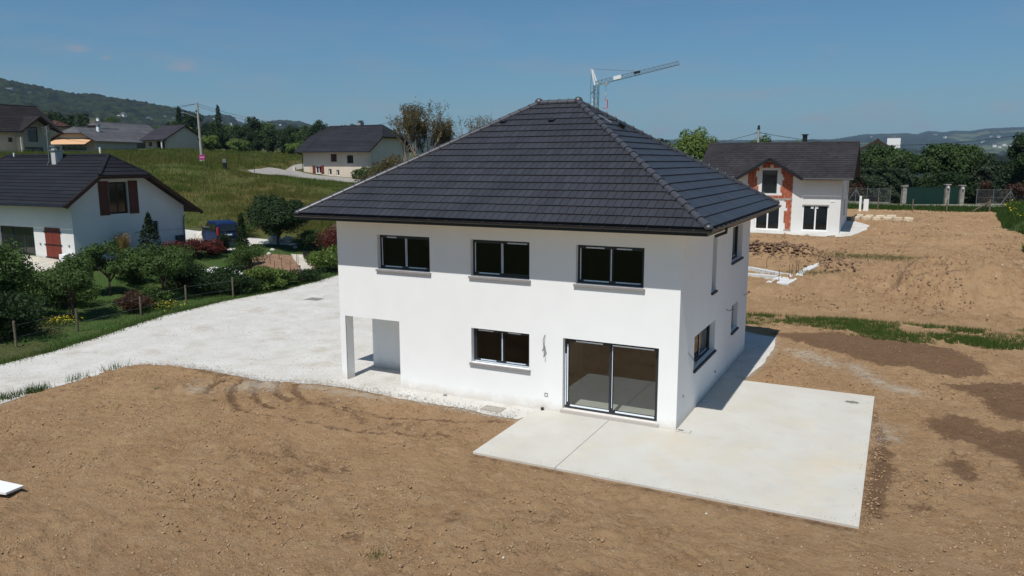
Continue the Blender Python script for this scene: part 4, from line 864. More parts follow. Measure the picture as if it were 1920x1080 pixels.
b=MB(); b.lbox(Pb,(1,0,0),(0,1,0),-3.6,.02,2.62,2.78,-.024,0); b.lbox(Pb,(1,0,0),(0,1,0),-.55,.02,-.1,.22,-.03,0); b.build('concrete_band',mat('grey_band',(.33,.28,.25),.9,var=.2,scale=3),N7)
for (x,y) in ((-8.5,8.0),(.15,5.6)): pass
for xx in (-6.2,-3.0,.4,3.0):
    b=MB(); b.box(xx-.1,xx+.1,2.15,2.45,6.0,6.14); b.build('roof_vent',m_black,N7)
b=MB(); b.tube([(.2,4.7,6.9),(.2,4.7,8.0)],.2,10); b.tube([(.2,4.7,8.0),(.2,4.7,8.08)],.30,10); b.build('flue_pipe',m_black,N7)
for xx,zc in ((-3.75,4.55),(.15,4.55)):
    b=MB(); b.box(xx-.05,xx+.05,-.1,-.02,zc-.06,zc+.06); b.build('wall_lamp',m_white,N7)
b=MB(); b.box(2.95,3.25,-.03,-.002,2.55,2.68); b.build('wall_socket',m_white,N7)
for (a,c) in ((1.62,1.80),(1.95,2.15)): 
    b=MB(); b.lbox((0,0,2.0),(1,0,0),(0,1,0),a-.15,c-.12,-.02,.16,.135,.14); b.build('sticker',m_white,N7)
# --- house behind the round trees
N8=empty('hedge_house',(1.2,121,4.0),r,'house mostly hidden behind the round trees with white chimney','house')
house(N8,0,12,-4.5,4.5,0,3.8,7.0,rm=rm_b,wm=wm_p,gauge=.4,tw=9,base=-1,ovg=.7)
chimney(N8,2.5,-2.4,4.4,7.3,.9,2.0,m_white,pots=2)
# --- shed behind the house
SH=empty('garden_shed',(-32.0,26.5,.75),0,'small brown wooden shed with reddish roof behind the white house','shed')
b=MB(); b.box(-1.5,2.2,0,2.4,-.4,1.9,0)
for i in range(12): b.box(-1.5+i*.3,-1.48+i*.3,-.012,0,-.4,1.9,1)
b.box(-.2,.9,-.02,0,.1,1.6,1); b.build('wall',[m_dwood,m_ridgej],SH)
b=MB(); tiles(b,[(-2.1,-.6,1.75),(2.7,-.6,1.75),(2.7,2.9,3.1),(-2.1,2.9,3.1)],.3,9,mi=0,deck=1); b.build('roof',[rm_d,m_wood],SH)
# ================================================================ VEGETATION
def unit(n,g):
    v=g.normal(size=(n,3)); return v/np.linalg.norm(v,axis=1,keepdims=True)
def leaf_quads(c,L,W,g,up=.0,face=None):
    n=len(c); a=unit(n,g); nrm=unit(n,g)
    if face is not None: nrm=nrm*.7+face; nrm/=np.linalg.norm(nrm,axis=1,keepdims=True)
    nrm[:,2]=np.abs(nrm[:,2])*1+up; a=np.cross(nrm,a); a/=np.linalg.norm(a,axis=1,keepdims=True)+1e-9
    b=np.cross(nrm,a); b/=np.linalg.norm(b,axis=1,keepdims=True)+1e-9
    s=(g.uniform(.6,1.3,n)*1.0)[:,None]; a=a*L*s; b=b*W*s
    v=np.stack([c-a,c+b*1+a*.1,c+a,c-b+a*.1],1).reshape(-1,3); q=np.arange(4*n).reshape(n,4); return v,q
def crown_points(n,cx,cz,rx,rz,k,g,flat=0,cr=.38,lo=.35):
    d=unit(k,g); rad=g.uniform(lo,.80,k)**.7; C=d*rad[:,None]*np.array([rx,rx,rz])
    if flat: C[:,2]=np.abs(C[:,2])*(1-flat)+C[:,2]*flat
    R_=g.uniform(.7,1.25,k)*cr
    i=g.integers(0,k,n); dd=unit(n,g); rr=g.uniform(.0,1,n)**(1/2.6)
    off=dd*(rr*R_[i])[:,None]*np.array([rx,rx,min(rz,rx*1.15)])
    P=C[i]+off; P[:,2]+=cz; return P,C+np.array([0,0,cz]),dd
def tree_parts(root,h,r,th,m=m_lf,n=5000,leaf=.09,k=22,seed=0,flat=0,cr=.38,tr=.07,stems=1,bark=m_bark,lo=.35,crown='crown'):
    g=np.random.default_rng(seed); rz=(h-th)/2; cz=th+rz
    P,C,dd=crown_points(n,0,cz,r,rz*.88,k,g,flat,cr,lo)
    v,q=leaf_quads(P,leaf,leaf*.55,g,face=dd)
    link(crown,np_mesh(crown,v,q),root,[m])
    b=MB()
    for s_ in range(stems):
        bx,by=(0,0) if stems==1 else (math.cos(s_*2.4)*r*.10,math.sin(s_*2.4)*r*.10)
        top=(bx*2.5,by*2.5,cz); b.tube([(bx,by,-.2),(bx*1.3+.02*h*math.sin(seed),by*1.3,th*.6),(bx*1.8,by*1.8,th+rz*.3),top],[tr,tr*.8,tr*.6,tr*.3],7)
    for c in C[:min(len(C),16)]:
        s0=Vector((0,0,th*.75+random.random()*rz*.4)); e=Vector(c.tolist()); mid=s0.lerp(e,.5)+Vector((0,0,.06*h)); b.tube([s0,mid,e],[tr*.45,tr*.3,tr*.12],4,cap=False)
    b.build('trunk',bark,root); return root
def tree(name,label,cat,x,y,h,r,th,group=None,rz_=0,z=None,**k):
    o=empty(name,(x,y,gz(x,y) if z is None else z),rz_,label,cat,group); tree_parts(o,h,r,th,**k); return o
def bush(name,label,x,y,h,r,m=m_lf,n=2500,leaf=.07,seed=0,group=None,cat='shrub',k=14,crown='foliage',ry=None,cr=.5,z=None,zs=0.0):
    o=empty(name,(x,y,gz(x,y)+zs if z is None else z),0,label,cat,group); g=np.random.default_rng(seed)
    P,C,dd=crown_points(n,0,h*.5,r,h*.42,k,g,0,cr,.2); 
    if ry: P[:,1]*=ry/r
    P=P[P[:,2]>.02]; dd=unit(len(P),g); v,q=leaf_quads(P,leaf,leaf*.55,g,face=dd*.5); link(crown,np_mesh(crown,v,q),o,[m])
    b=MB()
    for c in C[:8]: b.tube([(0,0,-.1),Vector(c.tolist())*.6,c.tolist()],[.03,.02,.008],4,cap=False)
    b.build('stems',m_bark,o); return o
def conifer(name,label,x,y,h,r,seed=0,m=m_con,n=3500,leaf=.09,cat='tree',group=None,pw=.9,skirt=.05,z=None):
    o=empty(name,(x,y,gz(x,y) if z is None else z),0,label,cat,group); g=np.random.default_rng(seed)
    lv=int(h/.22)+3; t=np.floor(g.uniform(0,1,n)**1.35*lv)/lv; t=t+g.normal(0,.012,n); t=np.clip(t,0,1); R_=r*(1-t)**pw; nb=9
    an=np.floor(g.uniform(0,nb,n))*2*np.pi/nb+t*40+g.normal(0,.13,n); rr=R_*g.uniform(.15,1,n)**.6
    P=np.stack([rr*np.cos(an),rr*np.sin(an),skirt*h+t*h*(1-skirt)-rr*.22+g.normal(0,.02*h*.5,n)],-1); v,q=leaf_quads(P,leaf,leaf*.35,g); link('crown',np_mesh('crown',v,q),o,[m])
    b=MB(); b.tube([(0,0,-.1),(0,0,h*.9)],[.05+.012*h,.012],6); b.build('trunk',m_bark,o); return o
def hedge(name,label,x0,x1,y0,y1,h,m,n,leaf,seed=0,cat='hedge',group=None,rz_=0,loc=None,wob=.25,m2=None):
    o=empty(name,loc if loc else ((x0+x1)/2,(y0+y1)/2,gz((x0+x1)/2,(y0+y1)/2)),rz_,label,cat,group); g=np.random.default_rng(seed)
    ax,ay=(x1-x0)/2,(y1-y0)/2; u=g.uniform(-1,1,(n,3)); f=g.integers(0,5,n)
    w_=np.array([ay*h,ay*h,ax*h,ax*h,ax*ay*2]); f=g.choice(5,n,p=w_/w_.sum())
    P=np.stack([u[:,0]*ax,u[:,1]*ay,(u[:,2]*.5+.5)*h],-1); fn=np.zeros((n,3))
    for i,(a,s) in enumerate(((0,-1),(0,1),(1,-1),(1,1),(2,1))):
        k=f==i; P[k,a]=(s*ax if a==0 else s*ay if a==1 else h); fn[k,a]=s
    P+=fn*(fbm(P[:,0]*1.3+P[:,2],P[:,1]*1.3+P[:,2]*.7,seed+3,3)[:,None]*2*wob)+g.normal(0,.06,(n,3))
    P[:,2]-= .25*h*np.clip((np.abs(P[:,0])/ax-.8)/.2,0,1)**2*(P[:,2]/h)
    v,q=leaf_quads(P,leaf,leaf*.5,g,face=fn); link('foliage',np_mesh('foliage',v,q),o,[m])
    b=MB(); b.box(-ax+.25,ax-.25,-ay+.2,ay-.2,-.3,h-.3); b.build('stems',mat('hedge_dark_core',(.010,.013,.007),1),o); return o  # added dark box core that makes the hedge opaque, no real stems
def blades(name,P,h,w,m,g,lean=.35,label=None,cat=None,kind='stuff',hv=.35):
    n=len(P); an=g.uniform(0,2*np.pi,n); d=np.stack([np.cos(an),np.sin(an),np.zeros(n)],-1); H_=(h*g.uniform(1-hv,1+hv,n)) ; W2=(w*g.uniform(.7,1.3,n))[:,None]
    la=g.uniform(0,2*np.pi,n); le=(H_*g.uniform(0,lean,n)); tip=P+np.stack([np.cos(la)*le,np.sin(la)*le,H_],-1)
    v=np.stack([P-d*W2/2,P+d*W2/2,tip],1).reshape(-1,3); t=np.arange(3*n).reshape(n,3)
    o=link(name,np_mesh(name,v,None,t),None,[m]); o['kind']=kind; return tag(o,label,cat,None,kind)
def scatter(poly,n,g,cond=None):
    xs=[p[0] for p in poly];ys=[p[1] for p in poly]; out=[]
    tot=0
    while tot<n:
        x=g.uniform(min(xs),max(xs),n);y=g.uniform(min(ys),max(ys),n);k=inpoly(x,y,poly)
        if cond is not None: k&=cond(x,y)
        out.append(np.stack([x[k],y[k]],-1)); tot+=k.sum()
    return np.concatenate(out)[:n]
G=np.random.default_rng(11)
m_strips=mat('fresh_grass',(.078,.125,.026),.7,island=.35,trans=.35,spec=.15)
# meadow grass: density falls with distance, blades grow wider
def mead(x,y):
    d=np.hypot(x-CAM.x,y-CAM.y); return G.uniform(0,1,x.shape)<np.clip((52/d)**1.9,0,1)*(.55+.9*sst(-.1,.15,fbm(x/2.3,y/2.3,44,3)))
p=scatter([q for q in FIELD],230000,G,lambda x,y:(mead(x,y))&(sdf(x,y,FIELD)<-.3)&(x<-24))
d=np.hypot(p[:,0]-CAM.x,p[:,1]-CAM.y); dd_=-sdf(p[:,0],p[:,1],FIELD); zz=T(p[:,0],p[:,1])+.02+fz(p[:,0],p[:,1],dd_)-.03
hh=(.36+.40*fbm(p[:,0]/5,p[:,1]/5,78,3))*np.clip(d/85,.9,1.35)*(.15+.85*sst(.5,8,dline(p[:,0],p[:,1],LN)))
blades('tall_grass',np.c_[p,zz],np.maximum(hh,.05),.022*d/50,m_meadow,G,.5,kind='stuff')
p=scatter(LAWN,120000,G,lambda x,y:(G.uniform(0,1,x.shape)<np.clip((34/np.hypot(x-CAM.x,y-CAM.y))**2,0,1))&(sdf(x,y,BED)>0))
blades('lawn_grass',np.c_[p,T(p[:,0],p[:,1])+.02],.085+.06*np.clip(fbm(p[:,0]/1.5,p[:,1]/1.5,5,3)*3,0,1),.018,m_lawn,G,.5)
# rough edge of the garden along the driveway
edge=[(-24.2,-12),(-24.5,-4.3),(-24.9,-2),(-25.7,.9),(-26.9,4.7),(-27.5,9.3),(-27.1,12.9),(-28.2,20),(-28.4,25)]
def along(line,n,w,g):
    seg=[math.dist(line[i],line[i+1]) for i in range(len(line)-1)]; pr=np.array(seg)/sum(seg); i=g.choice(len(seg),n,p=pr); t=g.uniform(0,1,n)[:,None]
    a=np.array(line)[i];b_=np.array(line)[i+1]; return a+(b_-a)*t+g.normal(0,w,(n,2))
p=along(edge,9000,.25,G); p[:,0]-=.25; blades('verge_grass',np.c_[p,T(p[:,0],p[:,1])],.16,.02,m_weed,G,.5)
# green strip on the plot to the right
p=scatter(STRIP,75000,G,lambda x,y:(fbm(x/1.6,y/1.1,91,4,.6)+.16*np.cos((y-16.6-.02*x)*1.2)>-.10)&(sdf(x,y,STRIP)<-.05+.0*x))
blades('strip_grass',np.c_[p,T(p[:,0],p[:,1])-.02+bmp(p) if False else T(p[:,0],p[:,1])+.0],.20,.022,m_strips,G,.5)
p=along([(-8.0,68.6),(-1,68.2),(3.2,67.5),(6.3,67.3),(9.3,67.6),(12.6,68.0),(14.2,67.8)],14000,.8,G); blades('post_line_grass',np.c_[p,T(p[:,0],p[:,1])],.52,.06,m_lawn,G,.5)
p=scatter(BANK,26000,G,lambda x,y:(sdf(x,y,BANK)<0)&(x<22)); blades('bank_grass',np.c_[p,T(p[:,0],p[:,1])+.85*sst(0,1.2,-sdf(p[:,0],p[:,1],BANK))],.6,.05,m_lawn,G,.5)
p=scatter(BANK,900,G,lambda x,y:(sdf(x,y,BANK)<-.5)&(x<19)&(fbm(x/1.8,y/1.8,33,2)>.08)); P_=np.c_[p,T(p[:,0],p[:,1])+.95+.5*G.uniform(0,1,len(p))]; v,q=leaf_quads(P_,.09,.07,G,up=1.5); tag(link('yellow_flowers',np_mesh('yellow_flowers',v,q),None,[m_yel]),None,None,None,'stuff')
# weeds on the bare soil
tufts=[(-11.5,-5.75,160,.28,.09),(-12.2,-6.0,70,.2,.07),(-3.4,-9.4,110,.12,.08),(-1.6,-7.4,120,.09,.12),(-16.0,-6.0,120,.14,.08),(-14.2,-8.3,80,.12,.06),(-12.6,-9.2,60,.1,.07),(4.0,36.0,3200,1.3,.16),(1.0,29.6,900,.55,.35),(-16.3,-4.1,60,.09,.1),(-9.6,-8.4,70,.15,.06),(6.2,-1.0,160,.2,.1),(-13.6,-4.2,60,.1,.07),(2.6,-9.7,60,.1,.06)]
for (x,y,n,r_,h_) in tufts:
    p=np.c_[G.normal(x,r_*(2.2 if n>800 else 1),n),G.normal(y,r_*(.45 if n>800 else 1),n)]
    if n==900 and x<-5: a=.35; p=np.c_[x+(p[:,0]-x)*math.cos(a)-(p[:,1]-y)*math.sin(a),y+(p[:,0]-x)*math.sin(a)+(p[:,1]-y)*math.cos(a)]
    lift=.12 if x<-9 else .03
    blades('weeds',np.c_[p,T(p[:,0],p[:,1])+lift],h_,.014,m_weed,G,.8)
for a_,b_,n in (((-20.1,-6.1),(-20.1,-5.5),260),((-20.1,-4.6),(-20.3,-3.9),70),((-20.2,-3.1),(-20.2,-2.5),70),((-20.3,-7.2),(-20.1,-6.4),220)):
    p=along([a_,b_],n,.16,G); blades('weeds',np.c_[p,T(p[:,0],p[:,1])+.02],.24,.02,m_weed,G,.7)
# stones and clods
def stones(name,P,s,m,g,kind='stuff',flat=.6):
    n=len(P); base=np.array([(1,0,0),(-1,0,0),(0,1,0),(0,-1,0),(0,0,1),(0,0,-1)],float); F=np.array([(0,2,4),(2,1,4),(1,3,4),(3,0,4),(2,0,5),(1,2,5),(3,1,5),(0,3,5)])
    an=g.uniform(0,6.28,n); c,s_=np.cos(an),np.sin(an); V=base[None]*g.uniform(.6,1.3,(n,6,1)); V=V*s[:,None,None]*np.array([1,.8,flat])
    V=np.stack([V[...,0]*c[:,None]-V[...,1]*s_[:,None],V[...,0]*s_[:,None]+V[...,1]*c[:,None],V[...,2]],-1)+P[:,None,:]
    return tag(link(name,np_mesh(name,V.reshape(-1,3),None,(F[None]+6*np.arange(n)[:,None,None]).reshape(-1,3)),None,[m]),None,None,None,kind)
LOT=[(-21,-14),(14,-14),(14,14),(5,14.5),(1.3,13.5),(1.3,6.2),(5.2,6.2),(5.2,-4.3),(-4.6,-4.3),(-4.7,-1.3),(-20,-2.3)]
m_peb=mat('pebble',(.52,.46,.38),.9,island=.35); m_clod2=mat('dry_clod',(.235,.15,.095),.95,island=.25); m_clod=mat('soil_clod',(.315,.205,.118),.95,island=.25)
def gpos(p,l=.10): 
    ix=np.clip(np.searchsorted(gx,p[:,0]),0,len(gx)-1);iy=np.clip(np.searchsorted(gy,p[:,1]),0,len(gy)-1); return np.c_[p,Z[iy,ix]]
p=scatter(LOT,3400,G,lambda x,y:sdf(x,y,DRIVE)>.15); stones('pebbles',gpos(p),G.uniform(.008,.022,len(p))*np.where(G.uniform(0,1,len(p))>.985,2.2,1),m_peb,G)
p=scatter(LOT,30000,G,lambda x,y:(sdf(x,y,DRIVE)>.1)&(fbm(x/1.4,y/1.4,51,4)>-.08)&(np.minimum.reduce([sdf(x,y,P) for P in DAMP])>.1)); stones('clods',gpos(p),.012+.04*G.uniform(0,1,len(p))**2.5,m_clod,G)
FAR=[(-8,21),(14,21),(14,64),(2,64),(2,44),(-8,44)]
p=scatter(FAR,4500,G,lambda x,y:(fbm(x/2.4,y/2.4,52,4)>.06)&(sdf(x,y,PATCH)>.2)); stones('clods',gpos(p),G.uniform(.02,.075,len(p)),m_clod2,G)
p=scatter(FAR,260,G,lambda x,y:sdf(x,y,PATCH)>.2); stones('pebbles',gpos(p),G.uniform(.03,.07,len(p)),mat('white_pebble',(.6,.56,.5),.9),G)
p=np.c_[G.normal(-2.3,1.6,700),G.normal(36.2,.8,700)]; stones('rubble',gpos(p),G.uniform(.06,.2,700),mat('dark_clod',(.19,.115,.07),.95,island=.35),G)
p=np.c_[G.normal(1.6,.9,260),G.normal(33.0,1.8,260)]; stones('rubble',gpos(p),G.uniform(.05,.15,260),mat('dark_clod',(.20,.125,.078),.95,island=.35),G)
p=along([(5.0,-4.1),(5.15,6)],500,.18,G); p=p[p[:,0]>4.95]; stones('clods',gpos(p),G.uniform(.02,.05,len(p)),m_clod,G)
p=scatter(DRIVE,6000,G,lambda x,y:sdf(x,y,DRIVE)<-.1); q0=p[(p[:,0]<-12.2)|(p[:,1]<-.1)|(p[:,0]>.3)]; stones('gravel',np.c_[q0,T(q0[:,0],q0[:,1])+.035],G.uniform(.012,.034,len(q0)),mat('limestone_chip',(.52,.50,.46),.9,island=.25),G)
p=along(DRIVE[3:12],2600,.22,G); p=p[(p[:,0]<-4.6)]; stones('gravel',np.c_[p,T(p[:,0],p[:,1])+.05+.08*sst(-7,-10,p[:,0])*(sdf(p[:,0],p[:,1],DRIVE)>.1)],G.uniform(.010,.028,len(p)),mat('edge_chip',(.46,.43,.38),.9,island=.3),G)
p=along([(-4.3,-3.95),(4.9,-3.95)],260,.12,G); p=p[p[:,1]>-3.97]; stones('soil_crumbs',np.c_[p,np.full(len(p),.004)],G.uniform(.005,.014,len(p)),m_clod,G)
p=along([(4.88,-3.9),(4.88,5.9)],260,.12,G); p=p[p[:,0]<4.9]; stones('soil_crumbs',np.c_[p,np.full(len(p),.004)],G.uniform(.005,.014,len(p)),m_clod,G)
# ---------------------------------------------------------------- garden trees and shrubs
tree('fruit_tree','large leafy fruit tree cut by the left edge of the photo','tree',-32.0,-.2,4.3,1.7,1.0,m=m_lf,n=9000,leaf=.075,k=30,seed=1,cr=.34)
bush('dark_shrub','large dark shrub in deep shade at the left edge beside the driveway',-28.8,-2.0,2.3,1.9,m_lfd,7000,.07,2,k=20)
bush('leafy_shrub','light green shrub under the large fruit tree at the left edge',-34.6,2.4,2.3,1.3,m_lf,4200,.07,3)
tree('fruit_tree','young fruit tree with a stake, nearest the driveway','tree',-30.2,2.3,3.35,1.65,1.15,m=m_lf,n=8000,leaf=.065,k=28,seed=4,cr=.34)
tree('fruit_tree','fruit tree behind the staked one, in front of the house corner','tree',-33.3,6.5,3.2,1.6,1.0,m=m_lf,n=6500,leaf=.065,k=24,seed=5,cr=.34)
tree('fruit_tree','two stemmed fruit tree in the middle of the garden hedge row','tree',-31.2,8.2,3.15,2.1,1.0,m=m_lf,n=9500,leaf=.065,k=32,seed=6,stems=2,cr=.34)
bush('dark_shrub','low dark shrub right of the two stemmed fruit tree',-29.6,10.4,1.7,1.35,m_lfd,4200,.06,7)
bush('dark_shrub','small dark shrub beside the fence post, left of the pale green shrub',-28.4,11.2,1.35,1.1,m_lfd,3600,.06,8)
bush('leafy_shrub','pale green broad leaved shrub at the edge of the gravel',-28.2,12.9,1.65,1.3,m_lfl,3800,.085,9)
bush('leafy_shrub','yellow green shrub between the tree row and the tarp',-31.6,12.0,1.2,1.2,m_lf,2400,.06,10)
bush('leafy_shrub','bright green shrub against the corner of the white house',-29.6,20.6,2.1,1.35,m_lfl,4800,.085,12)
bush('leafy_shrub','low dark green shrub between fence posts before the bright one',-28.6,16.6,.9,1.3,m_lfd,2600,.06,13)
for i,(x,y,h_,r_,m_,la) in enumerate([(-30.6,-.7,1.5,1.3,m_lfd,'dark shrub filling the gap between the first fence posts'),(-32.6,3.6,1.5,1.4,m_lf,'spreading green shrub between the staked tree and the leftmost tree'),(-29.9,6.5,1.0,1.0,m_lf,'low green shrub between the staked tree and the two stemmed tree'),(-32.6,10.4,2.0,1.4,m_lfd,'tall dark shrub behind the two stemmed tree'),(-34.9,9.0,1.7,1.3,m_lf,'green shrub behind the garden trees near the golden grass'),(-30.4,12.2,1.5,1.3,m_lfd,'dark spreading shrub behind the pale green shrub'),(-28.5,14.6,1.2,1.0,m_lf,'green shrub right of the pale green one at the gravel edge'),(-35.6,5.6,1.6,1.2,m_lf,'green shrub in front of the shuttered house corner')]): bush('dark_shrub' if m_ is m_lfd else 'leafy_shrub',la,x,y,h_,r_,m_,4200,.065,110+i)
bush('red_leaved_shrub','tall red leaved shrub behind the bright green one',-31.9,23.3,2.5,1.05,m_lfr,3800,.06,14,k=16)
bush('red_hedge_shrub','left red leaved shrub by the shuttered house wall',-37.3,13.9,1.3,1.0,m_lfr,2600,.065,15,zs=0)
bush('red_hedge_shrub','middle red leaved shrub by the shuttered house wall',-37.2,15.5,1.35,1.1,m_lfr,2800,.065,16)
bush('red_hedge_shrub','right red leaved shrub next to the clipped green cone',-37.0,17.0,1.3,.9,m_lfr,2400,.065,17)
bush('red_leaved_shrub','small rust brown shrub beside the driveway fence post',-29.2,4.7,1.15,.85,m_rust,4200,.045,18,k=18)
bush('clipped_cone','clipped dark green cone shrub beside the blue van',-37.4,18.3,1.55,.62,m_con,4500,.04,19,k=26,cr=.55)
conifer('young_spruce','young spruce standing before the shaded wall of the shuttered house',-36.9,12.0,3.4,1.35,20,n=1900,leaf=.12,pw=1.0)
conifer('slender_cypress','slender dark conifer beside the blue van',-34.2,17.0,3.7,.62,21,m=m_lfd,pw=.6)
bush('leafy_shrub','light green spreading shrub at the foot of the slender conifer',-33.6,16.6,2.0,1.25,m_lf,3600,.06,22)
tree('round_tree','round dark leafy tree on a bare trunk at the meadow edge','tree',-37.0,23.3,4.35,2.3,.85,m=m_lfd,n=22000,leaf=.08,k=52,seed=23,flat=0,cr=.36,tr=.11)
for i,(x,y,h_,r_,la) in enumerate([(-34.6,24.6,1.5,1.1,'dark shrub right of the round tree trunk'),(-33.4,26.4,1.9,1.3,'dark shrub between round tree and garden shed'),(-36.4,26.2,1.2,1.0,'pale shrub in the meadow edge behind the round tree')]):
    bush('dark_shrub' if i<2 else 'leafy_shrub',la,x,y,h_,r_,m_lfd if i<2 else m_lf,2600,.065,24+i)
bush('leafy_shrub','loose green shrub behind the white rock and the blue van',-42.0,24.4,1.2,1.5,m_lf,2600,.065,31)
# golden stemmed ornamental grass
o=empty('pampas_grass',(-38.2,11.0,gz(-38.2,11.0)),0,'clump of upright golden stems before the shaded house wall','ornamental grass'); g=np.random.default_rng(5); n=900
an=g.uniform(0,6.28,n);rr=g.uniform(0,.55,n); b0=np.stack([rr*.25*np.cos(an),rr*.25*np.sin(an),np.zeros(n)],-1); H_=g.uniform(.9,1.95,n); tip=np.stack([rr*np.cos(an)*1.1,rr*np.sin(an)*1.1,H_],-1); dv=np.stack([-np.sin(an),np.cos(an),np.zeros(n)],-1)*.014
link('stems',np_mesh('stems',np.stack([b0-dv,b0+dv,tip],1).reshape(-1,3),None,np.arange(3*n).reshape(n,3)),o,[m_gold]); P_=tip*np.array([1,1,1])*g.uniform(.8,1,(n,1)); v,q=leaf_quads(P_,.04,.02,g); link('plumes',np_mesh('plumes',v,q),o,[m_gold])
for i,(x,y,la) in enumerate([(-28.6,6.2,'yellow flowers beside the rust brown shrub'),(-29.6,1.2,'yellow flowers under the young staked fruit tree')]):
    o=empty('flower_clump',(x,y,gz(x,y)),0,la,'flowers'); g=np.random.default_rng(40+i); P_=np.c_[g.normal(0,.5,160),g.normal(0,.4,160),g.uniform(.15,.42,160)]; v,q=leaf_quads(P_,.035,.03,g,up=1); link('blossom',np_mesh('blossom',v,q),o,[m_yel]); P_=np.c_[g.normal(0,.5,700),g.normal(0,.4,700),g.uniform(.0,.35,700)]; v,q=leaf_quads(P_,.05,.02,g); link('leaves',np_mesh('leaves',v,q),o,[m_lf])
# ---------------------------------------------------------------- mid distance trees
tree('broadleaf_tree','light green upright tree behind the main roof, left of the unfinished house','tree',-16.0,65.5,9.2,3.3,1.0,m=m_lfl,n=17000,leaf=.14,k=42,seed=50,stems=3,cr=.30,tr=.12)
tree('broadleaf_tree','small dark tree top just left of the light green upright tree','tree',-21.0,72,8.0,1.9,1.5,m=m_lfd,n=4000,leaf=.15,k=16,seed=51)
o=tree('round_magnolia','left of the two big round glossy trees behind the green gate','tree',3.0,84.5,7.3,4.3,.8,m=m_lfm,n=26000,leaf=.17,k=70,seed=52,cr=.30,flat=.15,tr=.2)
o=tree('round_magnolia','right of the two big round glossy trees behind the green gate','tree',10.2,87.5,7.4,4.7,.8,m=m_lfm,n=30000,leaf=.17,k=76,seed=53,cr=.30,flat=.15,tr=.2)
tree('broadleaf_tree','dark tree cut by the right edge of the photo','tree',17.2,80.5,8.8,2.1,2.2,m=m_lfd,n=7000,leaf=.13,k=24,seed=54)
for i,(az,d,h_,r_,la) in enumerate([(-9.1,150,8.6,2.7,'rounded green tree top above the unfinished house ridge'),(-7.5,158,7.9,1.6,'small dark tree top left of the black flue pipe'),(-6.5,162,7.4,3.0,'low yellowish tree top beside the black flue pipe'),(-10.0,175,7.0,2.5,'pale tree top near the roadside pole')]):
    x,y=CAM.x+d*math.sin(R(az)),CAM.y+d*math.cos(R(az)); tree('broadleaf_tree',la,'tree',x,y,h_,r_,1.5,m=[m_lf,m_lfd,m_lfl,m_lf][i],n=3500,leaf=.22,k=20,seed=60+i)
# bare branched trees with sparse bronze leaves left of the main roof
def bare(root,h,spread,seed,nl,leaf=.09,m=m_lfb,bark=m_barkl,dep=5,th=.16):
    rr=random.Random(seed); b=MB(); tips=[]
    def go(p,d,L_,r_,k):
        q=p+d*L_; mid=p.lerp(q,.5)+Vector((rr.uniform(-1,1),rr.uniform(-1,1),0))*L_*.06; b.tube([p,mid,q],[r_,r_*.85,r_*.68],5 if k>2 else 3,cap=False)
        if k<=2: tips.append(q); tips.append(mid)
        if k==0: return
        for i in range(3 if k>1 else 2):
            a=Vector((rr.uniform(-1,1),rr.uniform(-1,1),rr.uniform(.1,.9))).normalized(); go(q,(d*.75+a*spread+Z3*.18).normalized(),L_*rr.uniform(.62,.85),r_*.62,k-1)
    L0=h*.27
    for s in range(2): go(Vector((s*.4,0,-.2)),Vector((rr.uniform(-.2,.2)+(s-.5)*.35,rr.uniform(-.2,.2),1)).normalized(),L0,th,dep)
    b.build('trunk',bark,root); g=np.random.default_rng(seed); tp=np.array([tuple(t) for t in tips]); P=tp[g.integers(0,len(tp),nl)]+g.normal(0,.16,(nl,3)); v,q=leaf_quads(P,leaf,leaf*.6,g); link('crown',np_mesh('crown',v,q),root,[m])
def azd(az,d): return CAM.x+d*math.sin(R(az)),CAM.y+d*math.cos(R(az))
def azpx(px): return math.degrees(YAW+math.atan((px-960)*.9865/1429.5))
for i,(px,d,h_,la,sd) in enumerate([(775,84,12.5,'tall sparse tree with bare branches left of the main roof',3),(815,88,10.5,'second sparse tree with twisted branches, just right of the tall one',5),(905,80,10.6,'thin sparse tree top peeking over the left hip of the main roof',9)]):
    x,y=azd(azpx(px),d); o=empty('sparse_tree',(x,y,gz(x,y)),sd,la,'tree'); bare(o,h_,.62,sd,7500 if i<2 else 2200,leaf=.085)
for i,(px,d,h_,r_,m_,la) in enumerate([(735,92,5.2,3.0,m_lfb,'bronze brown bushy tree in front of the farmhouse gable'),(772,80,5.3,2.6,m_lfb,'bronze brown bush under the tall sparse tree'),(810,76,5.6,2.6,m_lfb,'bronze brown bush just above the left hip of the main roof'),(845,78,6.3,2.4,m_lfb,'bronze bush nearest the main roof below the thin tree'),(862,98,8.2,2.0,m_lf,'green tree top behind the bronze bushes'),(700,98,3.0,2.0,m_lfb,'low brown bush by the farmhouse hedge')]):
    x,y=azd(azpx(px),d); bush('bronze_shrub' if m_ is m_lfb else 'broadleaf_tree',la,x,y,h_,r_,m_,6500,.10,70+i,cat='tree' if m_ is m_lf else 'shrub',k=26,cr=.42)
hedge('clipped_hedge','clipped dark green hedge in front of the farmhouse',-72.8,-64,77.4,79.4,1.9,m_lf,5200,.12,3)
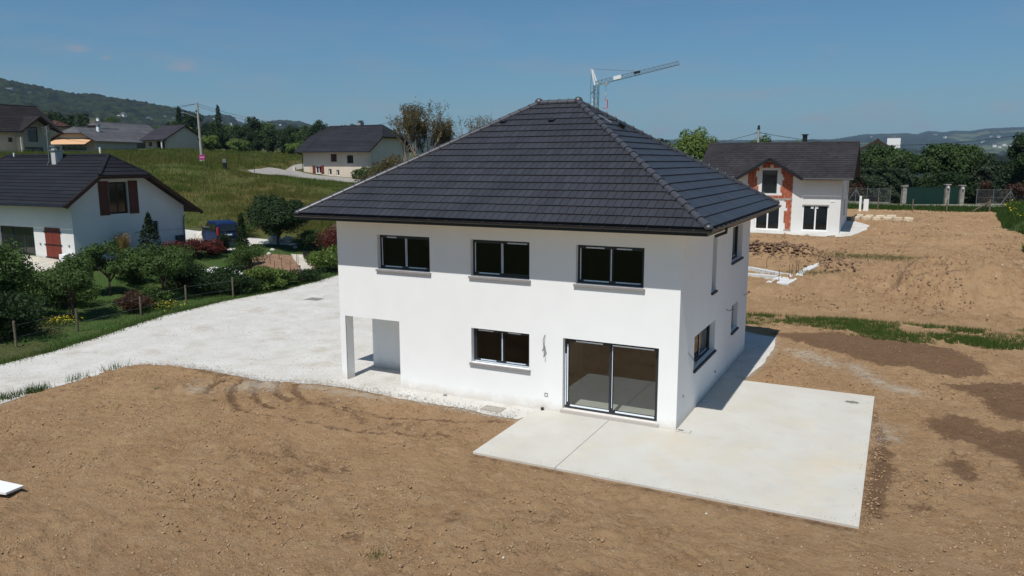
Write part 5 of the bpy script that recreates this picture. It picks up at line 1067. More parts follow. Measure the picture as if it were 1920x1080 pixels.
# belt of trees behind the meadow: four kinds, copied
protos=[]
for i,(h_,r_,m_,nm,cat_) in enumerate([(9,3.4,m_lfd,'belt_tree','tree'),(8,3.6,m_lf,'belt_tree','tree'),(8,3.0,m_lfd,'belt_tree','tree'),(6.5,3.2,m_lfl,'belt_tree','tree')]):
    o=empty('belt_tree',(0,0,0),0,None,'tree','trees in the belt behind the meadow'); tree_parts(o,h_,r_,.8,m=m_,n=3600,leaf=.24,k=26,seed=80+i,cr=.36,tr=.16); protos.append(o); KIDS[o.name]=list(o.children)
for o in protos: KIDS[o.name]=[c for c in bpy.data.objects if c.parent==o]
LAB=['dark broad tree in the belt behind the meadow','mid green rounded tree in the belt behind the meadow','dark rounded tree in the belt behind the meadow','pale yellow green tree in the belt behind the meadow']
used=[0]*4; rb=random.Random(4)
def plant(px,d,k,s):
    x,y=azd(azpx(px),d); z=gz(x,y)-.3; o=protos[k] if not used[k] else copy_tree(protos[k]); used[k]=1
    o.location=(x,y,z); o.rotation_euler=(0,0,rb.uniform(0,6)); o.scale=(s,s,s*rb.uniform(.85,1.12)); o['label']=LAB[k]; o['group']=('pale' if k==3 else 'dark broad' if k==0 else 'mid green' if k==1 else 'dark rounded')+' trees in the belt behind the meadow'
for px in range(322,640,15): plant(px+rb.uniform(-4,4),rb.uniform(192,206)-(px-322)*.02,rb.choice([0,1,2,0,2]),rb.uniform(.55,.78))
for px in range(330,640,17): plant(px+rb.uniform(-4,4),rb.uniform(225,236),rb.choice([0,1,2]),rb.uniform(.85,1.1))
for px in (395,445,460,548,556): plant(px,rb.uniform(182,190),3,rb.uniform(.5,.7))
for px in range(40,330,20): plant(px+rb.uniform(-6,6),rb.uniform(212,236),rb.choice([0,1,2]),rb.uniform(.75,1.05))
for px in (96,108,120): plant(px,205+px*.1,0,.95)
for px in (610,625,640,655,675,700,722): plant(px,rb.uniform(190,215),rb.choice([0,2]),rb.uniform(.8,.95))
for px in (1340,1390,1470,1530,1560,1600,1640,1700,1760,1830,1880,1915,1950): plant(px,rb.uniform(200,235),rb.choice([0,1,2]),rb.uniform(.5,.62))
# poplars on the slope behind
for px,d,h_ in ((415,240,12.5),(342,238,11.5),(355,238,10.5)):
    x,y=azd(azpx(px),d); conifer('poplar','slim dark poplar rising above the tree belt behind the meadow',x,y,h_,1.5,int(px),m=m_lfd,leaf=.3,n=1600,pw=.45,group='slim poplars above the tree belt')
# ---------------------------------------------------------------- right hand road side
m_chain=bpy.data.materials.new('chain_link'); m_chain.use_nodes=True
t=m_chain.node_tree; tcn=t.nodes.new('ShaderNodeTexCoord'); b_=t.nodes['Principled BSDF']; b_.inputs['Base Color'].default_value=(.22,.23,.22,1); b_.inputs['Metallic'].default_value=.4
sp=t.nodes.new('ShaderNodeSeparateXYZ'); t.links.new(tcn.outputs['Object'],sp.inputs[0])
def mth(op,a,c=None):
    n=t.nodes.new('ShaderNodeMath'); n.operation=op
    for k,x in ((0,a),(1,c)):
        if x is None: continue
        if isinstance(x,(int,float)): n.inputs[k].default_value=x
        else: t.links.new(x,n.inputs[k])
    return n.outputs[0]
ad=mth('FRACT',mth('MULTIPLY',mth('ADD',sp.outputs[0],sp.outputs[2]),9)); sb=mth('FRACT',mth('MULTIPLY',mth('SUBTRACT',sp.outputs[0],sp.outputs[2]),9))
al=mth('MAXIMUM',mth('LESS_THAN',ad,.07),mth('LESS_THAN',sb,.07)); t.links.new(al,b_.inputs['Alpha'])
def fence(name,label,a,b,h,n,brace=()):
    a=Vector((a[0],a[1],gz(*a[:2])));c=Vector((b[0],b[1],gz(*b[:2]))); an=math.atan2(c.y-a.y,c.x-a.x); Ln=math.hypot(c.x-a.x,c.y-a.y); dz=(c.z-a.z)
    o=empty(name,a,an,label,'fence'); mb=MB(); mb.add([(0,0,.2),(Ln,0,.2+dz),(Ln,0,h+dz),(0,0,h)],[(0,1,2,3)]); mb.build('mesh_panel',m_chain,o)
    for i in range(n): x=Ln*i/(n-1); mb=MB(); mb.tube([(x,.04,-.2+dz*i/(n-1)),(x,.04,h+.08+dz*i/(n-1))],.028,6); mb.build('post',m_iron,o)
    mb=MB(); 
    for z in (.25,h*.5,h): mb.tube([(0,0,z),(Ln,0,z+dz)],.007,4)
    mb.build('wire',m_iron,o)
    for i in brace:
        x=Ln*i/(n-1)
        for s in (-1,1): mb=MB(); mb.bar((x,.06,h*.9+dz*i/(n-1)),(x+s*.9,.06,.1+dz*i/(n-1)),.06); mb.build('brace',m_iron,o)
    mb=MB(); mb.box(0,Ln,-.05,.15,-.3,.2); mb.build('footing_wall',m_post,o)
    return o
fence('wire_fence','chain link fence left of the green gate',(-.6,76.6),(4.2,75.4),1.75,5,(1,))
fence('wire_fence','chain link fence right of the green gate, running out of the frame',(12.7,77.6),(24,81.5),1.75,8,(2,))
ga=math.atan2(77.22-74.52,11.16-5.38); m_green=mat('green_gate',(.004,.024,.017),.55,var=.08,scale=2)
GT=empty('green_gate',(5.45,74.6,gz(5.4,74.6)),ga,'dark green solid sheet gate with small side door between stone pillars','gate')
b=MB(); b.box(.35,4.45,-.03,.03,.05,1.95); b.box(.35,4.45,-.05,.05,1.93,2.0); b.box(2.38,2.42,-.045,-.03,.05,1.95); 
for i in range(20): b.box(.45+i*.2,.46+i*.2,-.036,-.03,.08,1.9)
b.build('gate_leaf',m_green,GT); b=MB(); b.box(5.05,6.05,-.03,.03,.05,1.95); b.build('side_door',m_green,GT)
for x,h_ in ((0.1,2.05),(4.75,2.2),(6.35,2.1)):
    b=MB(); b.box(x-.22,x+.22,-.22,.22,-.3,h_); b.box(x-.3,x+.3,-.3,.3,h_,h_+.12); o=b.build('pillar',m_post,GT,bevel=.02)
    if x>4: c=MB(); c.tube([(x-.05,-.3,h_-.10),(x-.05,-.3,h_-.32)],[.13,.10],8); c.build('lamp',m_white,GT)
hedge('conifer_hedge','dark conifer hedge left of the green gate, above the wire fence',-1.2,6.4,78.0,80.6,4.0,m_con,9000,.16,5,wob=.8)
hedge('conifer_hedge','long dark overgrown conifer hedge right of the green gate',12.2,26.0,80.2,83.5,4.3,m_con,15000,.16,6,wob=.8)
bush('bronze_shrub','brown dried patch of hedge right of the gate',16.6,79.9,3.4,1.5,m_rust,2600,.13,7)
bush('bronze_shrub','brown dried patch of hedge left of the gate',.6,77.9,2.9,1.3,m_rust,2200,.13,8)
bush('bronze_shrub','small greyish dried patch of the hedge near the pillar',13.6,79.2,3.0,1.0,m_rust,1800,.13,9)
bush('dark_shrub','dark bush added to fill the shadowed gap behind the green gate',9.3,82.0,3.6,3.6,m_lfd,9000,.15,90,k=26)  # added bush, its dark leaves stand in for the shadow between the trees
# timber posts along the far edge of the plot
for i,(x,y,h_,la) in enumerate([(-1.6,65.6,1.3,'timber post beside the unfinished house'),(3.24,65.12,1.35,'timber post left of the middle on the far plot edge'),(6.35,65.0,1.3,'timber post in front of the green gate'),(9.32,65.3,1.3,'timber post before the gate pillar')]):
    b=MB(); b.tube([(x,y,gz(x,y)-.2),(x+.03,y,gz(x,y)+h_)],.06,7); tag(b.build('timber_post',m_wood,None),la,'post','timber posts on the far plot edge')
o=empty('braced_post',(13.0,66.4,gz(13,66.4)),0,'braced timber corner post at the far right plot corner','post','timber posts on the far plot edge')
b=MB(); b.tube([(0,0,-.2),(0,0,1.3)],.08,7); b.build('post',m_wood,o)
for e in ((-1.6,-.2),(-.9,.3)): b=MB(); b.bar((0,0,1.1),(e[0],e[1],0),.1); b.build('brace',m_wood,o)
b=MB(); x,y=1.7,63.5; b.box(x-.1,x+.1,y-.1,y+.1,gz(x,y)-.1,gz(x,y)+1.6); b.box(x+.3,x+.75,y-.06,y+.06,gz(x,y)-.1,gz(x,y)+1.3); tag(b.build('white_board',m_white,None),'white panel and post standing behind the right corner of the unfinished house','panel')
# limestone blocks
rb2=random.Random(9)
def block(x,y,l,w,h,la,z0=0):
    b=MB(); rr=rb2; nx_=3; c=[]
    pts=[(-l/2,-w/2,0),(l/2,-w/2,0),(l/2,w/2,0),(-l/2,w/2,0),(-l/2+.04,-w/2+.03,h),(l/2-.06,-w/2+.05,h*.92),(l/2-.04,w/2-.05,h),(-l/2+.07,w/2-.04,h*.95)]
    b.add([(p[0]+rr.uniform(-.07,.07),p[1]+rr.uniform(-.05,.05),p[2]+rr.uniform(-.04,.04)) for p in pts],[(0,3,2,1),(4,5,6,7),(0,1,5,4),(1,2,6,5),(2,3,7,6),(3,0,4,7)])
    o=b.build('limestone_block',m_stone,None,bevel=.07); o.location=(x,y,gz(x,y)-.05+z0); o.rotation_euler=(0,0,rr.uniform(-.06,.06)); tag(o,la,'stone block','limestone blocks on the far plot')
for i in range(6): block(1.75+i*.86,55.7+i*.10,.82+rb2.uniform(-.08,.05),.6,.46,['first','second','third','fourth','fifth','last'][i]+' block from the house in the front row of limestone')
for i in range(4): block(1.9+i*.9,57.4+i*.1,.86+rb2.uniform(-.08,.05),.6,.44,['first','second','third','last'][i]+' block from the house in the back row of limestone')
# strip foundations
FD=empty('strip_foundation',(0,0,0),0,'white concrete strip footings set in the soil of the far plot','foundation')
m_fc=mat('fresh_concrete',(.56,.56,.54),.85,var=.08,scale=2)
def foot(pts,w_,nm='footing'):
    vs=[];b=MB(); pts=[Vector((x,y,gz(x,y)+.14)) for x,y in pts]; n=len(pts)
    for i,p_ in enumerate(pts):
        d=(pts[min(i+1,n-1)]-pts[max(i-1,0)]).normalized(); e=Vector((-d.y,d.x,0)); ww=w_[i] if hasattr(w_,'__len__') else w_; vs+= [p_+e*ww/2,p_-e*ww/2,p_+e*ww/2-Z3*.5,p_-e*ww/2-Z3*.5]
    fs=[]
    for i in range(n-1): a=4*i; fs+=[(a,a+1,a+5,a+4),(a+2,a,a+4,a+6),(a+1,a+3,a+7,a+5)]
    b.add(vs,fs+[(0,2,3,1),(4*n-4,4*n-3,4*n-1,4*n-2)]); b.build(nm,m_fc,FD)
foot([(-7,29.6),(-3,28.9),(-1.9,28.8),(-1.25,28.7)],.42); foot([(-7,31.1),(-3.1,30.5),(-1.2,29.5),(-.3,29.2)],.42)
foot([(-1.0,26.9),(-.75,27.9),(-.45,28.9),(-.1,29.6)],[1.35,1.3,1.25,1.0]); foot([(-.1,29.5),(.45,31.4),(1.2,33.4)],[.45,.5,.30])
for i,(x,y,h_) in enumerate([(-1.0,27.4,.85),(-.55,28.4,.95),(-.45,28.9,.9),(-.25,29.4,1.0),(-.15,29.55,.95),(-2.3,31.2,.6),(1.1,33.0,.5)]):
    b=MB(); z=gz(x,y); b.tube([(x,y,z),(x+.02,y,z+h_)],.018,5); b.build('rebar',mat('rust_steel',(.12,.06,.04),.8),FD)
# ================================================================ GARDEN OBJECTS, VAN, POLES, CRANE, FAR HOUSES, HAZE
fp=[(-26.9,-2.4,1.15,'first garden fence post from the left edge, before the large fruit tree'),(-27.4,.6,1.1,'fence post under the young staked fruit tree'),(-28.0,4.3,1.0,'fence post beside the rust brown shrub'),(-28.7,7.6,1.05,'fence post before the two stemmed fruit tree'),(-28.1,10.3,1.15,'fence post between the two dark shrubs'),(-28.5,16.2,1.1,'fence post near the corner of the white house'),(-28.3,13.9,1.0,'fence post inside the pale green shrub')]
for x,y,h_,la in fp:
    b=MB(); z=gz(x,y); b.tube([(x,y,z-.2),(x+.03,y-.02,z+h_)],.05,7); tag(b.build('fence_post',m_wood,None),la,'post','timber posts of the garden fence')
b=MB()
for i in range(len(fp)-2):
    pass
for zz in (.45,.95):
    for i in range(4): a,c=fp[i],fp[i+1]; b.tube([(a[0],a[1],gz(a[0],a[1])+zz),(c[0],c[1],gz(c[0],c[1])+zz)],.004,3)
tag(b.build('fence_wire',m_iron,None),'thin wires strung between the garden fence posts','wire')
b=MB(); x,y=-30.35,2.2; b.tube([(x,y,-.2),(x,y,1.5)],.035,6); tag(b.build('tree_stake',m_dwood,None),'dark stake tied to the young fruit tree','stake')
rs_=random.Random(3)
for i,(x,y,h_) in enumerate([(-33.2,15.9,.9),(-33.9,17.2,.8),(-32.2,16.4,.95),(-31.4,17.0,1.0),(-30.6,17.6,1.1),(-33.6,18.9,.8),(-34.4,20.6,.9),(-31.2,19.0,1.2),(-30.4,19.8,1.2),(-31.9,18.2,1.0),(-32.9,20.7,.9)]):
    b=MB(); z=gz(x,y); b.tube([(x,y,z-.1),(x+rs_.uniform(-.05,.05),y,z+h_)],.016,5); tag(b.build('garden_stake',m_dwood,None),'thin stake standing in the tilled vegetable bed','stake','stakes in the vegetable bed')
# tarp
n=16; v=[];g=np.random.default_rng(2)
for i in range(n):
    for j in range(n):
        u,w0=i/(n-1),j/(n-1); x=-34.9+u*1.9+w0*.5; y=14.1+w0*1.9-u*.3; e=min(u,1-u,w0,1-w0); v.append((x,y,gz(x,y)+.06+min(1,e*5)*(.16+.25*float(fbm(np.array(u*3.3),np.array(w0*3.3),8,3)))))
b=MB(); b.add(v,[(i*n+j,(i+1)*n+j,(i+1)*n+j+1,i*n+j+1) for i in range(n-1) for j in range(n-1)],0,True); o=b.build('tarpaulin',mat('white_sheet',(.72,.72,.72),.6),None); tag(o,'crumpled white sheet lying beside the vegetable bed','sheet'); sm=o.modifiers.new('s','SOLIDIFY'); sm.thickness=.02
b=MB(); x,y=-33.4,22.3; z=gz(x,y); b.tube([(x,y,z+.05),(x,y,z+.5)],[.2,.27],14); b.tube([(x,y,z+.5),(x,y,z+.54)],[.29,.29],14); tag(b.build('planter_tub',m_black,None),'black tub standing on the pale path by the vegetable bed','tub')
# clothes line posts
for (x,y,la) in ((-38.35,12.6,'left T shaped clothes line post against the shaded wall'),(-38.2,17.3,'right T shaped clothes line post at the wall corner')):
    z=gz(x,y); b=MB(); b.tube([(x,y,z-.2),(x,y,z+1.65)],.035,6); b.bar((x-.35,y-.25,z+1.65),(x+.35,y+.25,z+1.65),.05); tag(b.build('clothes_post',m_iron,None),la,'clothes post','clothes line posts')
b=MB()
for s in (-.3,0,.3): b.tube([(-38.35+s,12.6+s*.7,gz(-38.35,12.6)+1.68),(-38.28+s,15,gz(-38.2,15)+1.6),(-38.2+s,17.3+s*.7,gz(-38.2,17.3)+1.68)],.006,3)
tag(b.build('clothes_line',m_iron,None),'thin clothes line between the two T posts','line')
b=MB(); x,y,z=-38.55,12.2,gz(-38.5,12.2); b.add([(x-.22,y-.3,z+.55),(x-.22,y+.3,z+.55),(x+.1,y+.35,z),(x+.1,y-.35,z),(x-.25,y-.3,z+.55),(x-.25,y+.3,z+.55),(x+.07,y+.35,z),(x+.07,y-.35,z)],[(0,1,2,3),(7,6,5,4),(0,4,5,1),(3,2,6,7),(1,5,6,2),(0,3,7,4)]); tag(b.build('leaning_board',mat('blue_grey_board',(.22,.30,.38),.5),None),'blue grey board leaning on the shaded wall','board')
def rock(name,la,x,y,s,m=m_stone,sd=0,grp=None):
    g=np.random.default_rng(sd); b=MB(); n=10;k=6; vs=[]
    for i in range(k+1):
        for j in range(n):
            t=math.pi*i/k; r_=1+.35*float(fbm(np.array(i*.9+sd),np.array(j*.8),sd,2)); vs.append((math.sin(t)*math.cos(j*6.283/n)*s*r_,math.sin(t)*math.sin(j*6.283/n)*s*.8*r_,math.cos(t)*s*.62*r_))
    b.add(vs,[(i*n+j,(i+1)*n+j,(i+1)*n+(j+1)%n,i*n+(j+1)%n) for i in range(k) for j in range(n)],0,False); o=b.build(name,m,None); o.location=(x,y,gz(x,y)+s*.35); tag(o,la,'rock',grp)
m_rk=mat('white_rock',(.52,.49,.43),.9,var=.2,scale=3,bump=.5,bscale=8)
rock('garden_rock','large pale rock behind the shuttered house corner',-42.6,21.2,.75,m_rk,1); rock('garden_rock','pale rock right of the van, left of the round tree',-38.6,24.6,.62,m_rk,2); rock('garden_rock','flat pale rock beside the round tree',-37.9,25.2,.5,m_rk,3)
for i,(x,y,la) in enumerate([(-36.4,22.0,'small pale rock left of the round tree trunk'),(-36.0,24.0,'round white stone right of the round tree trunk'),(-35.7,20.9,'brown stone at the lawn edge')]): rock('garden_rock',la,x,y,.22,m_rk,4+i)
# ---- blue van
VN=empty('blue_van',(-40.3,20.7,gz(-40.3,20.7)+.03),math.atan2(.44,-.90),'dark blue van parked on gravel behind the garden, seen from the rear left','van')
m_vb=mat('blue_paint',(.008,.022,.075),.5,spec=.1); m_vb.node_tree.nodes['Principled BSDF'].inputs['Coat Weight'].default_value=0
m_tyre=mat('tyre',(.015,.015,.015),.8); m_rim=mat('rim',(.5,.5,.5),.35,.7)
prof=[(-2.0,.35),(-2.05,.75),(-2.02,1.15),(-1.93,1.68),(-1.80,1.80),(-.6,1.86),(.35,1.80),(.62,1.70),(1.28,1.12),(1.9,.95),(2.02,.75),(2.03,.38),(1.72,.30),(-1.6,.28)]
def sec(hw): return [(x,hw*(1-.16*max(0,(z-1.0)/.85)**1.3),z) for x,z in prof]
b=MB(); n=len(prof); l0=sec(.83); A_=[(x,y*.93,z) for x,y,z in l0]
rings=[[(x*.985,-y*.90,.30+(z-.30)*.975) for x,y,z in l0],[(x,-y,z) for x,y,z in [(a,c*.995,d) for a,c,d in l0]],[(x,y,z) for x,y,z in l0],[(x*.985,y*.90,.30+(z-.30)*.975) for x,y,z in l0]]
rings[1]=[(x*.995,-y,.3+(z-.3)*.985) for x,y,z in l0]; rings[2]=[(x*.995,y,.3+(z-.3)*.985) for x,y,z in l0]
R5=[[(x*.97,-y*1.0,.32+(z-.32)*.96) for x,y,z in l0],[(x,-y*.90,z) for x,y,z in l0],[(x,y*.90,z) for x,y,z in l0],[(x*.97,y*1.0,.32+(z-.32)*.96) for x,y,z in l0]]
vs=sum(R5,[]); fs=[(i*n+j,i*n+(j+1)%n,(i+1)*n+(j+1)%n,(i+1)*n+j) for i in range(3) for j in range(n)]+[tuple(range(n-1,-1,-1)),tuple(range(3*n,4*n))]
b.add(vs,fs,0,False); b.build('body',m_vb,VN,bevel=.03)
def yl(z): return .83*(1-.16*max(0,(z-1.0)/.85)**1.3)
for sg in (-1,1):
    for (xa_,xb_,za_,zb_,xt) in ((-1.75,-.75,1.12,1.62,0),(-.68,.25,1.12,1.62,0),(.30,1.12,1.12,1.60,-.5)):
        b=MB(); ya_,yb_=yl(za_)+.012,yl(zb_)+.012; b.add([(xa_,sg*ya_,za_),(xb_,sg*ya_,za_),(xb_+xt,sg*yb_,zb_),(xa_,sg*yb_,zb_)],[(0,1,2,3)]); b.build('side_window',m_gdark,VN)
b=MB(); b.add([(-2.055,-.60,1.16),(-2.055,.60,1.16),(-1.97,.54,1.64),(-1.97,-.54,1.64)],[(0,1,2,3)]); b.build('rear_window',m_gdark,VN)
b=MB(); b.add([(.70,-.62,1.68),(.70,.62,1.68),(1.27,.70,1.16),(1.27,-.70,1.16)],[(0,1,2,3)]); 
for i in range(4): b.v[-4+i]=(b.v[-4+i][0]+.02,b.v[-4+i][1],b.v[-4+i][2]+.02)
b.build('windscreen',m_gdark,VN)
for sg in (-1,1): b=MB(); b.box(-2.075,-1.96,sg*.74-.06,sg*.74+.06,.85,1.45); b.build('tail_light',mat('tail_red',(.45,.012,.012),.3),VN)
b=MB(); b.box(-2.12,-1.98,-.78,.78,.36,.58); b.build('bumper',m_black,VN); b=MB(); b.box(-2.085,-2.04,-.26,.26,.82,.93); b.build('number_plate',m_white,VN)
for sg in (-1,1): b=MB(); b.box(1.97,2.04,sg*.62-.16,sg*.62+.16,.72,.88); b.build('headlight',m_white,VN); b=MB(); b.box(.98,1.12,sg*.92-.09,sg*.92+.09,1.12,1.28); b.build('mirror',m_black,VN)
for x in (-1.35,1.35):
    for sg in (-1,1):
        b=MB(); b.tube([(x,sg*.66,.31),(x,sg*.86,.31)],.31,18); o=b.build('wheel',m_tyre,VN); b=MB(); b.tube([(x,sg*.80,.31),(x,sg*.872,.31)],.19,14); b.build('rim',m_rim,o)
# ---- utility poles and wires
m_cpole=mat('concrete_pole',(.36,.34,.31),.9,var=.12,scale=3)
def wire(name,la,pts_,r_=.018,sag=.5,n=14):
    b=MB()
    for a,c in pts_:
        a=Vector(a);c=Vector(c); b.tube([a.lerp(c,i/n)-Z3*(sag*4*(i/n)*(1-i/n)) for i in range(n+1)],r_,4,cap=False)
    return tag(b.build(name,m_black,None),la,'wire')
px_,py_=-81.6,55.8; zb=gz(px_,py_)
PL=empty('concrete_pole',(px_,py_,zb),0,'tall pale concrete utility pole with small street lamp in the meadow','utility pole')
b=MB(); b.tube([(0,0,-.5),(-.12,-.1,8.3)],[.22,.13],8); b.build('pole',m_cpole,PL)
b=MB(); b.bar((-.1,-.1,6.3),(-1.5,-.8,6.85),.06); b.bar((-1.3,-.7,6.85),(-2.1,-1.1,7.0),.22,0,.10); b.build('lamp_arm',m_iron,PL)
for zz in (4.4,3.2,7.0): b=MB(); b.box(-.28,-.1,-.3,-.15,zz,zz+.3); b.build('junction_box',m_ridgej,PL)
b=MB(); n_=Vector((.77,-.64,0)); e=Vector((.64,.77,0))
def sgn(z0,z1,u0,u1,m,nm,d=.32): mb=MB(); mb.lbox(Vector((0,0,0))+n_*d,e,-n_,u0,u1,z0,z1,0,.03); mb.build(nm,m,PL)
sgn(.55,1.25,-.36,.36,mat('magenta_sign',(.52,.03,.26),.5),'sign_board'); sgn(.12,.55,-.34,.34,m_white,'sign_board')
for u0,u1 in ((-.26,-.17),(-.14,-.03),(.04,.12),(.15,.26)): sgn(.86,.97,u0,u1,m_white,'sign_lettering',.33)
top=Vector((px_-.12,py_-.1,zb+8.15))
wp=azd(azpx(760),90); wz=gz(*wp)
WP=empty('wooden_pole',(wp[0],wp[1],wz),0,'thin wooden utility pole among the sparse bare trees','utility pole'); b=MB(); b.tube([(0,0,-.5),(0,0,12.6-wz)],[.13,.09],7); b.build('pole',m_barkl,WP); b=MB(); b.bar((-.5,0,12.4-wz),(.5,0,12.4-wz),.08); b.build('crossarm',m_barkl,WP)
wt=Vector((wp[0],wp[1],12.5))
wire('power_line','two slack power lines from the concrete pole towards the farmhouse roof',[(top,(-84.5,86.2,13.9)),(top+Vector((0,0,-.3)),(-84.3,86.2,13.2))],.02,1.0)
wire('power_line','power line from the farmhouse roof to the wooden pole',[((-79,87,13.9),wt)],.02,.5)
wire('power_line','power line from the concrete pole down to the left across the hill',[(top,(-116,38,14.8)),(top,(-112,36,11.5))],.022,1.2)
wire('service_line','service line sweeping low from far left to the skyline houses',[((-103.8,48.5,11.2),(-137,95,12.6))],.02,1.2)
rp=azd(azpx(1420),104); rz_=gz(*rp)
RP=empty('roadside_pole',(rp[0],rp[1],rz_),0,'utility pole with insulator head behind the unfinished house ridge','utility pole'); b=MB(); b.tube([(0,0,-.5),(0,0,11.5-rz_)],[.2,.14],8); b.build('pole',m_cpole,RP); b=MB(); b.tube([(0,0,11.5-rz_),(0,0,12.0-rz_)],[.2,.12],8); b.box(-.35,.35,-.06,.06,11.0-rz_,11.1-rz_); b.build('insulator',m_black,RP)
rtop=Vector((rp[0],rp[1],11.1)); 
wire('power_line','power line from the roadside pole left towards the light green tree',[(rtop,(-22,80,9.1))],.03,.3); wire('power_line','long power line from the roadside pole to the right edge',[(rtop,(19.5,90,10.9))],.03,1.6)
# water meter cabinet in the meadow
mx_,my_=azd(azpx(421),106); mz=gz(mx_,my_)+.25
MC=empty('meter_cabinet',(mx_,my_,mz),-.75,'small grey cabinet on legs standing in the meadow','cabinet'); b=MB(); b.box(-.35,.35,-.2,.2,.55,1.35); b.build('box',m_iron,MC,bevel=.02)
for x in (-.3,.3): b=MB(); b.box(x-.05,x+.05,-.05,.05,-.3,.55); b.build('leg',m_iron,MC)
b=MB(); b.box(.5,.95,-.2,.3,.0,.9); b.build('meter_box',m_ridgej,MC)
b=MB(); x,y=azd(azpx(477),106); b.tube([(x,y,gz(x,y)),(x-.1,y,gz(x,y)+2.3)],.035,5); tag(b.build('meadow_stake',m_dwood,None),'thin dark stake in the meadow beside the lane','stake')
x,y=azd(azpx(190),118); b=MB(); b.tube([(x,y,gz(x,y)-.2),(x,y,gz(x,y)+1.6)],.13,8); tag(b.build('white_post',m_white,None),'short white post on the skyline behind the shuttered house roof','post')
# ---- crane
cx,cy=-49.5,124.2; cz=gz(cx,cy); 
CR=empty('tower_crane',(cx,cy,cz),0,'self erecting tower crane with red load rising behind the main roof','crane')
WV=lambda x,y,z: Vector((x-cx,y-cy,z-cz))
m_cr=mat('crane_steel',(.16,.20,.21),.5,.3); m_crw=mat('crane_white',(.75,.75,.74),.5)
topm=WV(-49.5,124.2,22.2); 
b=MB(); hm=topm.z
for i,j in ((-1,-1),(1,-1),(1,1),(-1,1)): b.bar((i*.42,j*.42,0),(i*.42,j*.42,hm),.10)
z=0;k=0
while z<hm-1: 
    for (p,q) in (((-1,-1),(1,-1)),((1,-1),(1,1)),((1,1),(-1,1)),((-1,1),(-1,-1))):
        if k%2: p,q=q,p
        b.bar((p[0]*.42,p[1]*.42,z),(q[0]*.42,q[1]*.42,z+1),.05)
    z+=1;k+=1
b.build('mast',m_cr,CR)
b=MB()
for i in range(9): b.box(-.62,-.44,-.46,-.34,hm-3.0-i*.8,hm-2.55-i*.8)
b.build('mast_lettering',m_crw,CR)
jt=WV(-32.7,122.6,25.0); 
def lattice(a,c,w0,m,nm,seg=.9,hgt=.75):
    a=Vector(a);c=Vector(c); d=(c-a);Ln=d.length;d.normalize(); e=d.cross(Z3).normalized(); u=e.cross(d); b=MB(); k=int(Ln/seg)
    for off in (e*w0,-e*w0,u*hgt): b.bar(a+off,c+off*(.85),.075)
    for i in range(k):
        t0,t1=i/k,(i+.5)/k; 
        for off in (e*w0,-e*w0): b.bar(a+d*Ln*t0+off,a+d*Ln*t1+u*hgt,.035); b.bar(a+d*Ln*t1+u*hgt,a+d*Ln*((i+1)/k)+off,.035)
        b.bar(a+d*Ln*t0+e*w0,a+d*Ln*t1-e*w0,.04)
    return b.build(nm,m,CR)
lattice(topm,jt,.38,m_cr,'jib')
ap=WV(-50.6,124.4,25.4); b=MB()
for s in (-.3,.3): b.bar(topm+Vector((s,.2,0)),ap+Vector((s*.3,.1,0)),.22)
for i in range(5): q0=topm.lerp(ap,(i+.5)/5); b.bar(q0+Vector((-.25,.2,0)),q0+Vector((.25,.2,.1)),.08)
b.build('apex_frame',m_crw,CR)
mid=topm.lerp(jt,.49)+Vector((0,0,.8)); b=MB(); b.tube([ap,mid],.04,4); cj=WV(-50.7,124.3,20.6); b.tube([ap,cj,(cj.x,cj.y,1)],.05,4); b.build('tie_cable',m_cr,CR)
b=MB(); b.bar(topm-Z3*.8,cj,.16); b.build('counter_strut',m_cr,CR)
pn=topm.lerp(jt,.21); b=MB(); dj=(jt-topm).normalized(); b.bar(pn,pn+dj*1.6,.08,0,.7); 
for i in range(len(b.v)): b.v[i]=(b.v[i][0]+.3,b.v[i][1]-.5,b.v[i][2]+.45)
b.build('name_panel',m_crw,CR)
tq=topm.lerp(jt,.47)+Vector((0,0,.5)); b=MB(); b.bar(tq,tq+dj*1.2,.4,0,.4); b.build('jib_joint',m_ridgej,CR)
tr0=topm.lerp(jt,.125); b=MB(); b.bar(tr0-dj*.6-Z3*.2,tr0+dj*.6-Z3*.2,.5,0,.35); b.build('trolley',m_crw,CR)
hk=Vector((tr0.x,tr0.y,WV(0,0,20.7).z)); b=MB(); b.tube([tr0,hk],.03,4); b.build('hoist_rope',m_cr,CR); b=MB(); b.tube([hk,hk-Z3*.5],[.2,.12],6); b.build('hook_block',m_crw,CR)
LD=empty('pallet_fork',(cx+hk.x,cy+hk.y,cz+hk.z-.55),math.atan2(rt.y,rt.x),'red C shaped pallet fork hanging from the crane hook','pallet fork'); b=MB(); m_rf=mat('red_steel',(.55,.04,.03),.5)
b.bar((0,0,0),(0,0,-.8),.06); b.bar((-.45,0,-.85),(.4,0,-.85),.10); b.bar((.35,0,-.8),(.4,0,-2.4),.17); b.bar((.4,-.3,-2.4),(-.8,-.3,-2.4),.06); b.bar((.4,.3,-2.4),(-.8,.3,-2.4),.06); b.build('fork_frame',m_rf,LD)
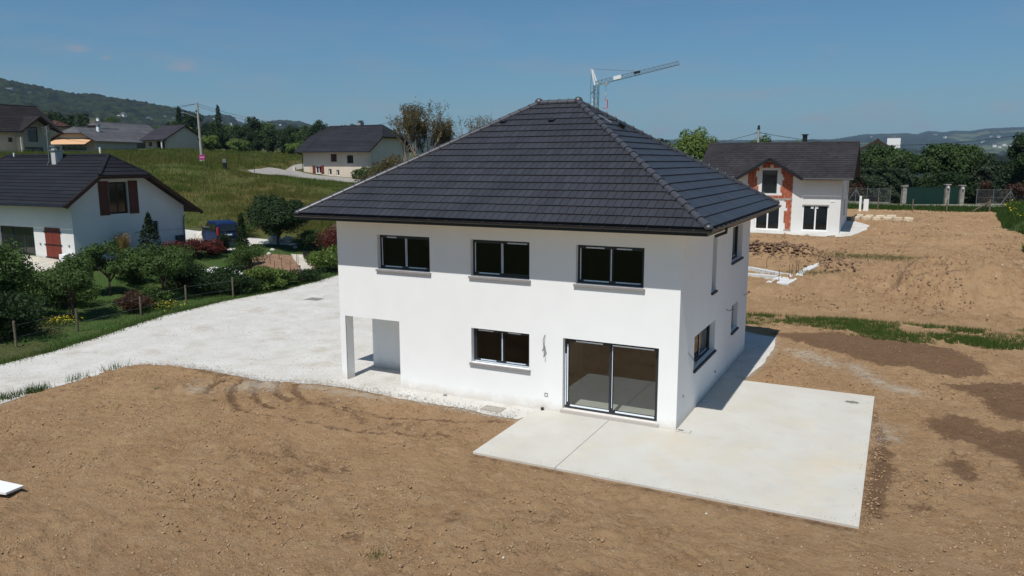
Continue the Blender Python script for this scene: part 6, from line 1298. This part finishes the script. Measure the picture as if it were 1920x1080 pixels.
# ---- houses scattered on the hillsides
FH=None; hs=[]
for px,py in [(33,184),(54,190),(68,191),(230,231),(240,228),(300,233),(315,232),(330,236),(286,236),(406,232),(420,238),(437,240),(452,236),(462,233),(470,238),(480,236),(490,239),(500,235),(514,240),(530,241),(1630,262),(1750,258),(1768,262),(1868,262),(1880,276),(1862,278),(1872,280),(1890,278),(1840,272),(1855,262),(1905,266)]:
    a=R(azpx(px)); tanv=(302-py)/1429.5*math.cos(math.atan((px-960)/1429.5)); rr_=np.arange(1250 if px<700 else 3500,11000,6.); xs=CAM.x+rr_*math.sin(a); ys=CAM.y+rr_*math.cos(a); zh=hills(xs,ys)[0]; k=np.argmax(zh>CAM.z+tanv*rr_)
    if zh[k]>CAM.z+tanv*rr_[k]: hs.append((xs[k],ys[k],float(zh[k]),rr_[k]))
rb3=random.Random(2)
wmh=mat('far_house_wall',(.70,.66,.58),.9)
for i,(x,y,z,rr_) in enumerate(hs):
    s=rb3.uniform(.8,1.25)*(.45+rr_/5600)
    if FH is None:
        FH=empty('hillside_house',(x,y,z),0,None,'house'); b=MB(); b.box(-6,6,-4,4,-6,4.2); b.add([(-6,-4,4.2),(-6,4,4.2),(-6,0,6.6)],[(0,1,2)]); b.add([(6,-4,4.2),(6,4,4.2),(6,0,6.6)],[(0,2,1)]); b.build('wall',wmh,FH)
        b=MB(); b.add([(-6.6,-4.8,3.8),(6.6,-4.8,3.8),(6.6,0,6.8),(-6.6,0,6.8)],[(0,1,2,3)]); b.add([(-6.6,4.8,3.8),(6.6,4.8,3.8),(6.6,0,6.8),(-6.6,0,6.8)],[(3,2,1,0)]); b.build('roof',rm_c,FH)
        for xx in (-3,0,3): b=MB(); b.box(xx-.6,xx+.6,-4.05,-4.0,1.2,2.6); b.build('window',m_gdark,FH)
        KIDS[FH.name]=[c for c in bpy.data.objects if c.parent==FH]; o=FH
    else: o=copy_tree(FH)
    o.location=(x,y,z+9); o.rotation_euler=(0,0,rb3.uniform(-1.2,.6)); o.scale=(s,s,s); far=rr_>4000
    o['group']='houses far off on the right hand hills' if x>-1500 else 'houses scattered on the wooded hillside at the left'
    o['label']='tiny pale house far off on the hazy right hand hills' if x>-1500 else 'tiny pale house on the wooded hillside at the left'
# ---- haze
if HAZE>0:
    b=MB(); b.box(-11800,8000,-900,13800,-60,560); o=b.build('haze',[],None); m=bpy.data.materials.new('haze'); m.use_nodes=True; t=m.node_tree; t.nodes.remove(t.nodes['Principled BSDF'])
    pv=t.nodes.new('ShaderNodeVolumePrincipled'); pv.inputs['Density'].default_value=HAZE; pv.inputs['Color'].default_value=(.48,.71,1,1); pv.inputs['Anisotropy'].default_value=.1
    t.links.new(pv.outputs[0],t.nodes['Material Output'].inputs['Volume']); o.data.materials.append(m); o['kind']='stuff'
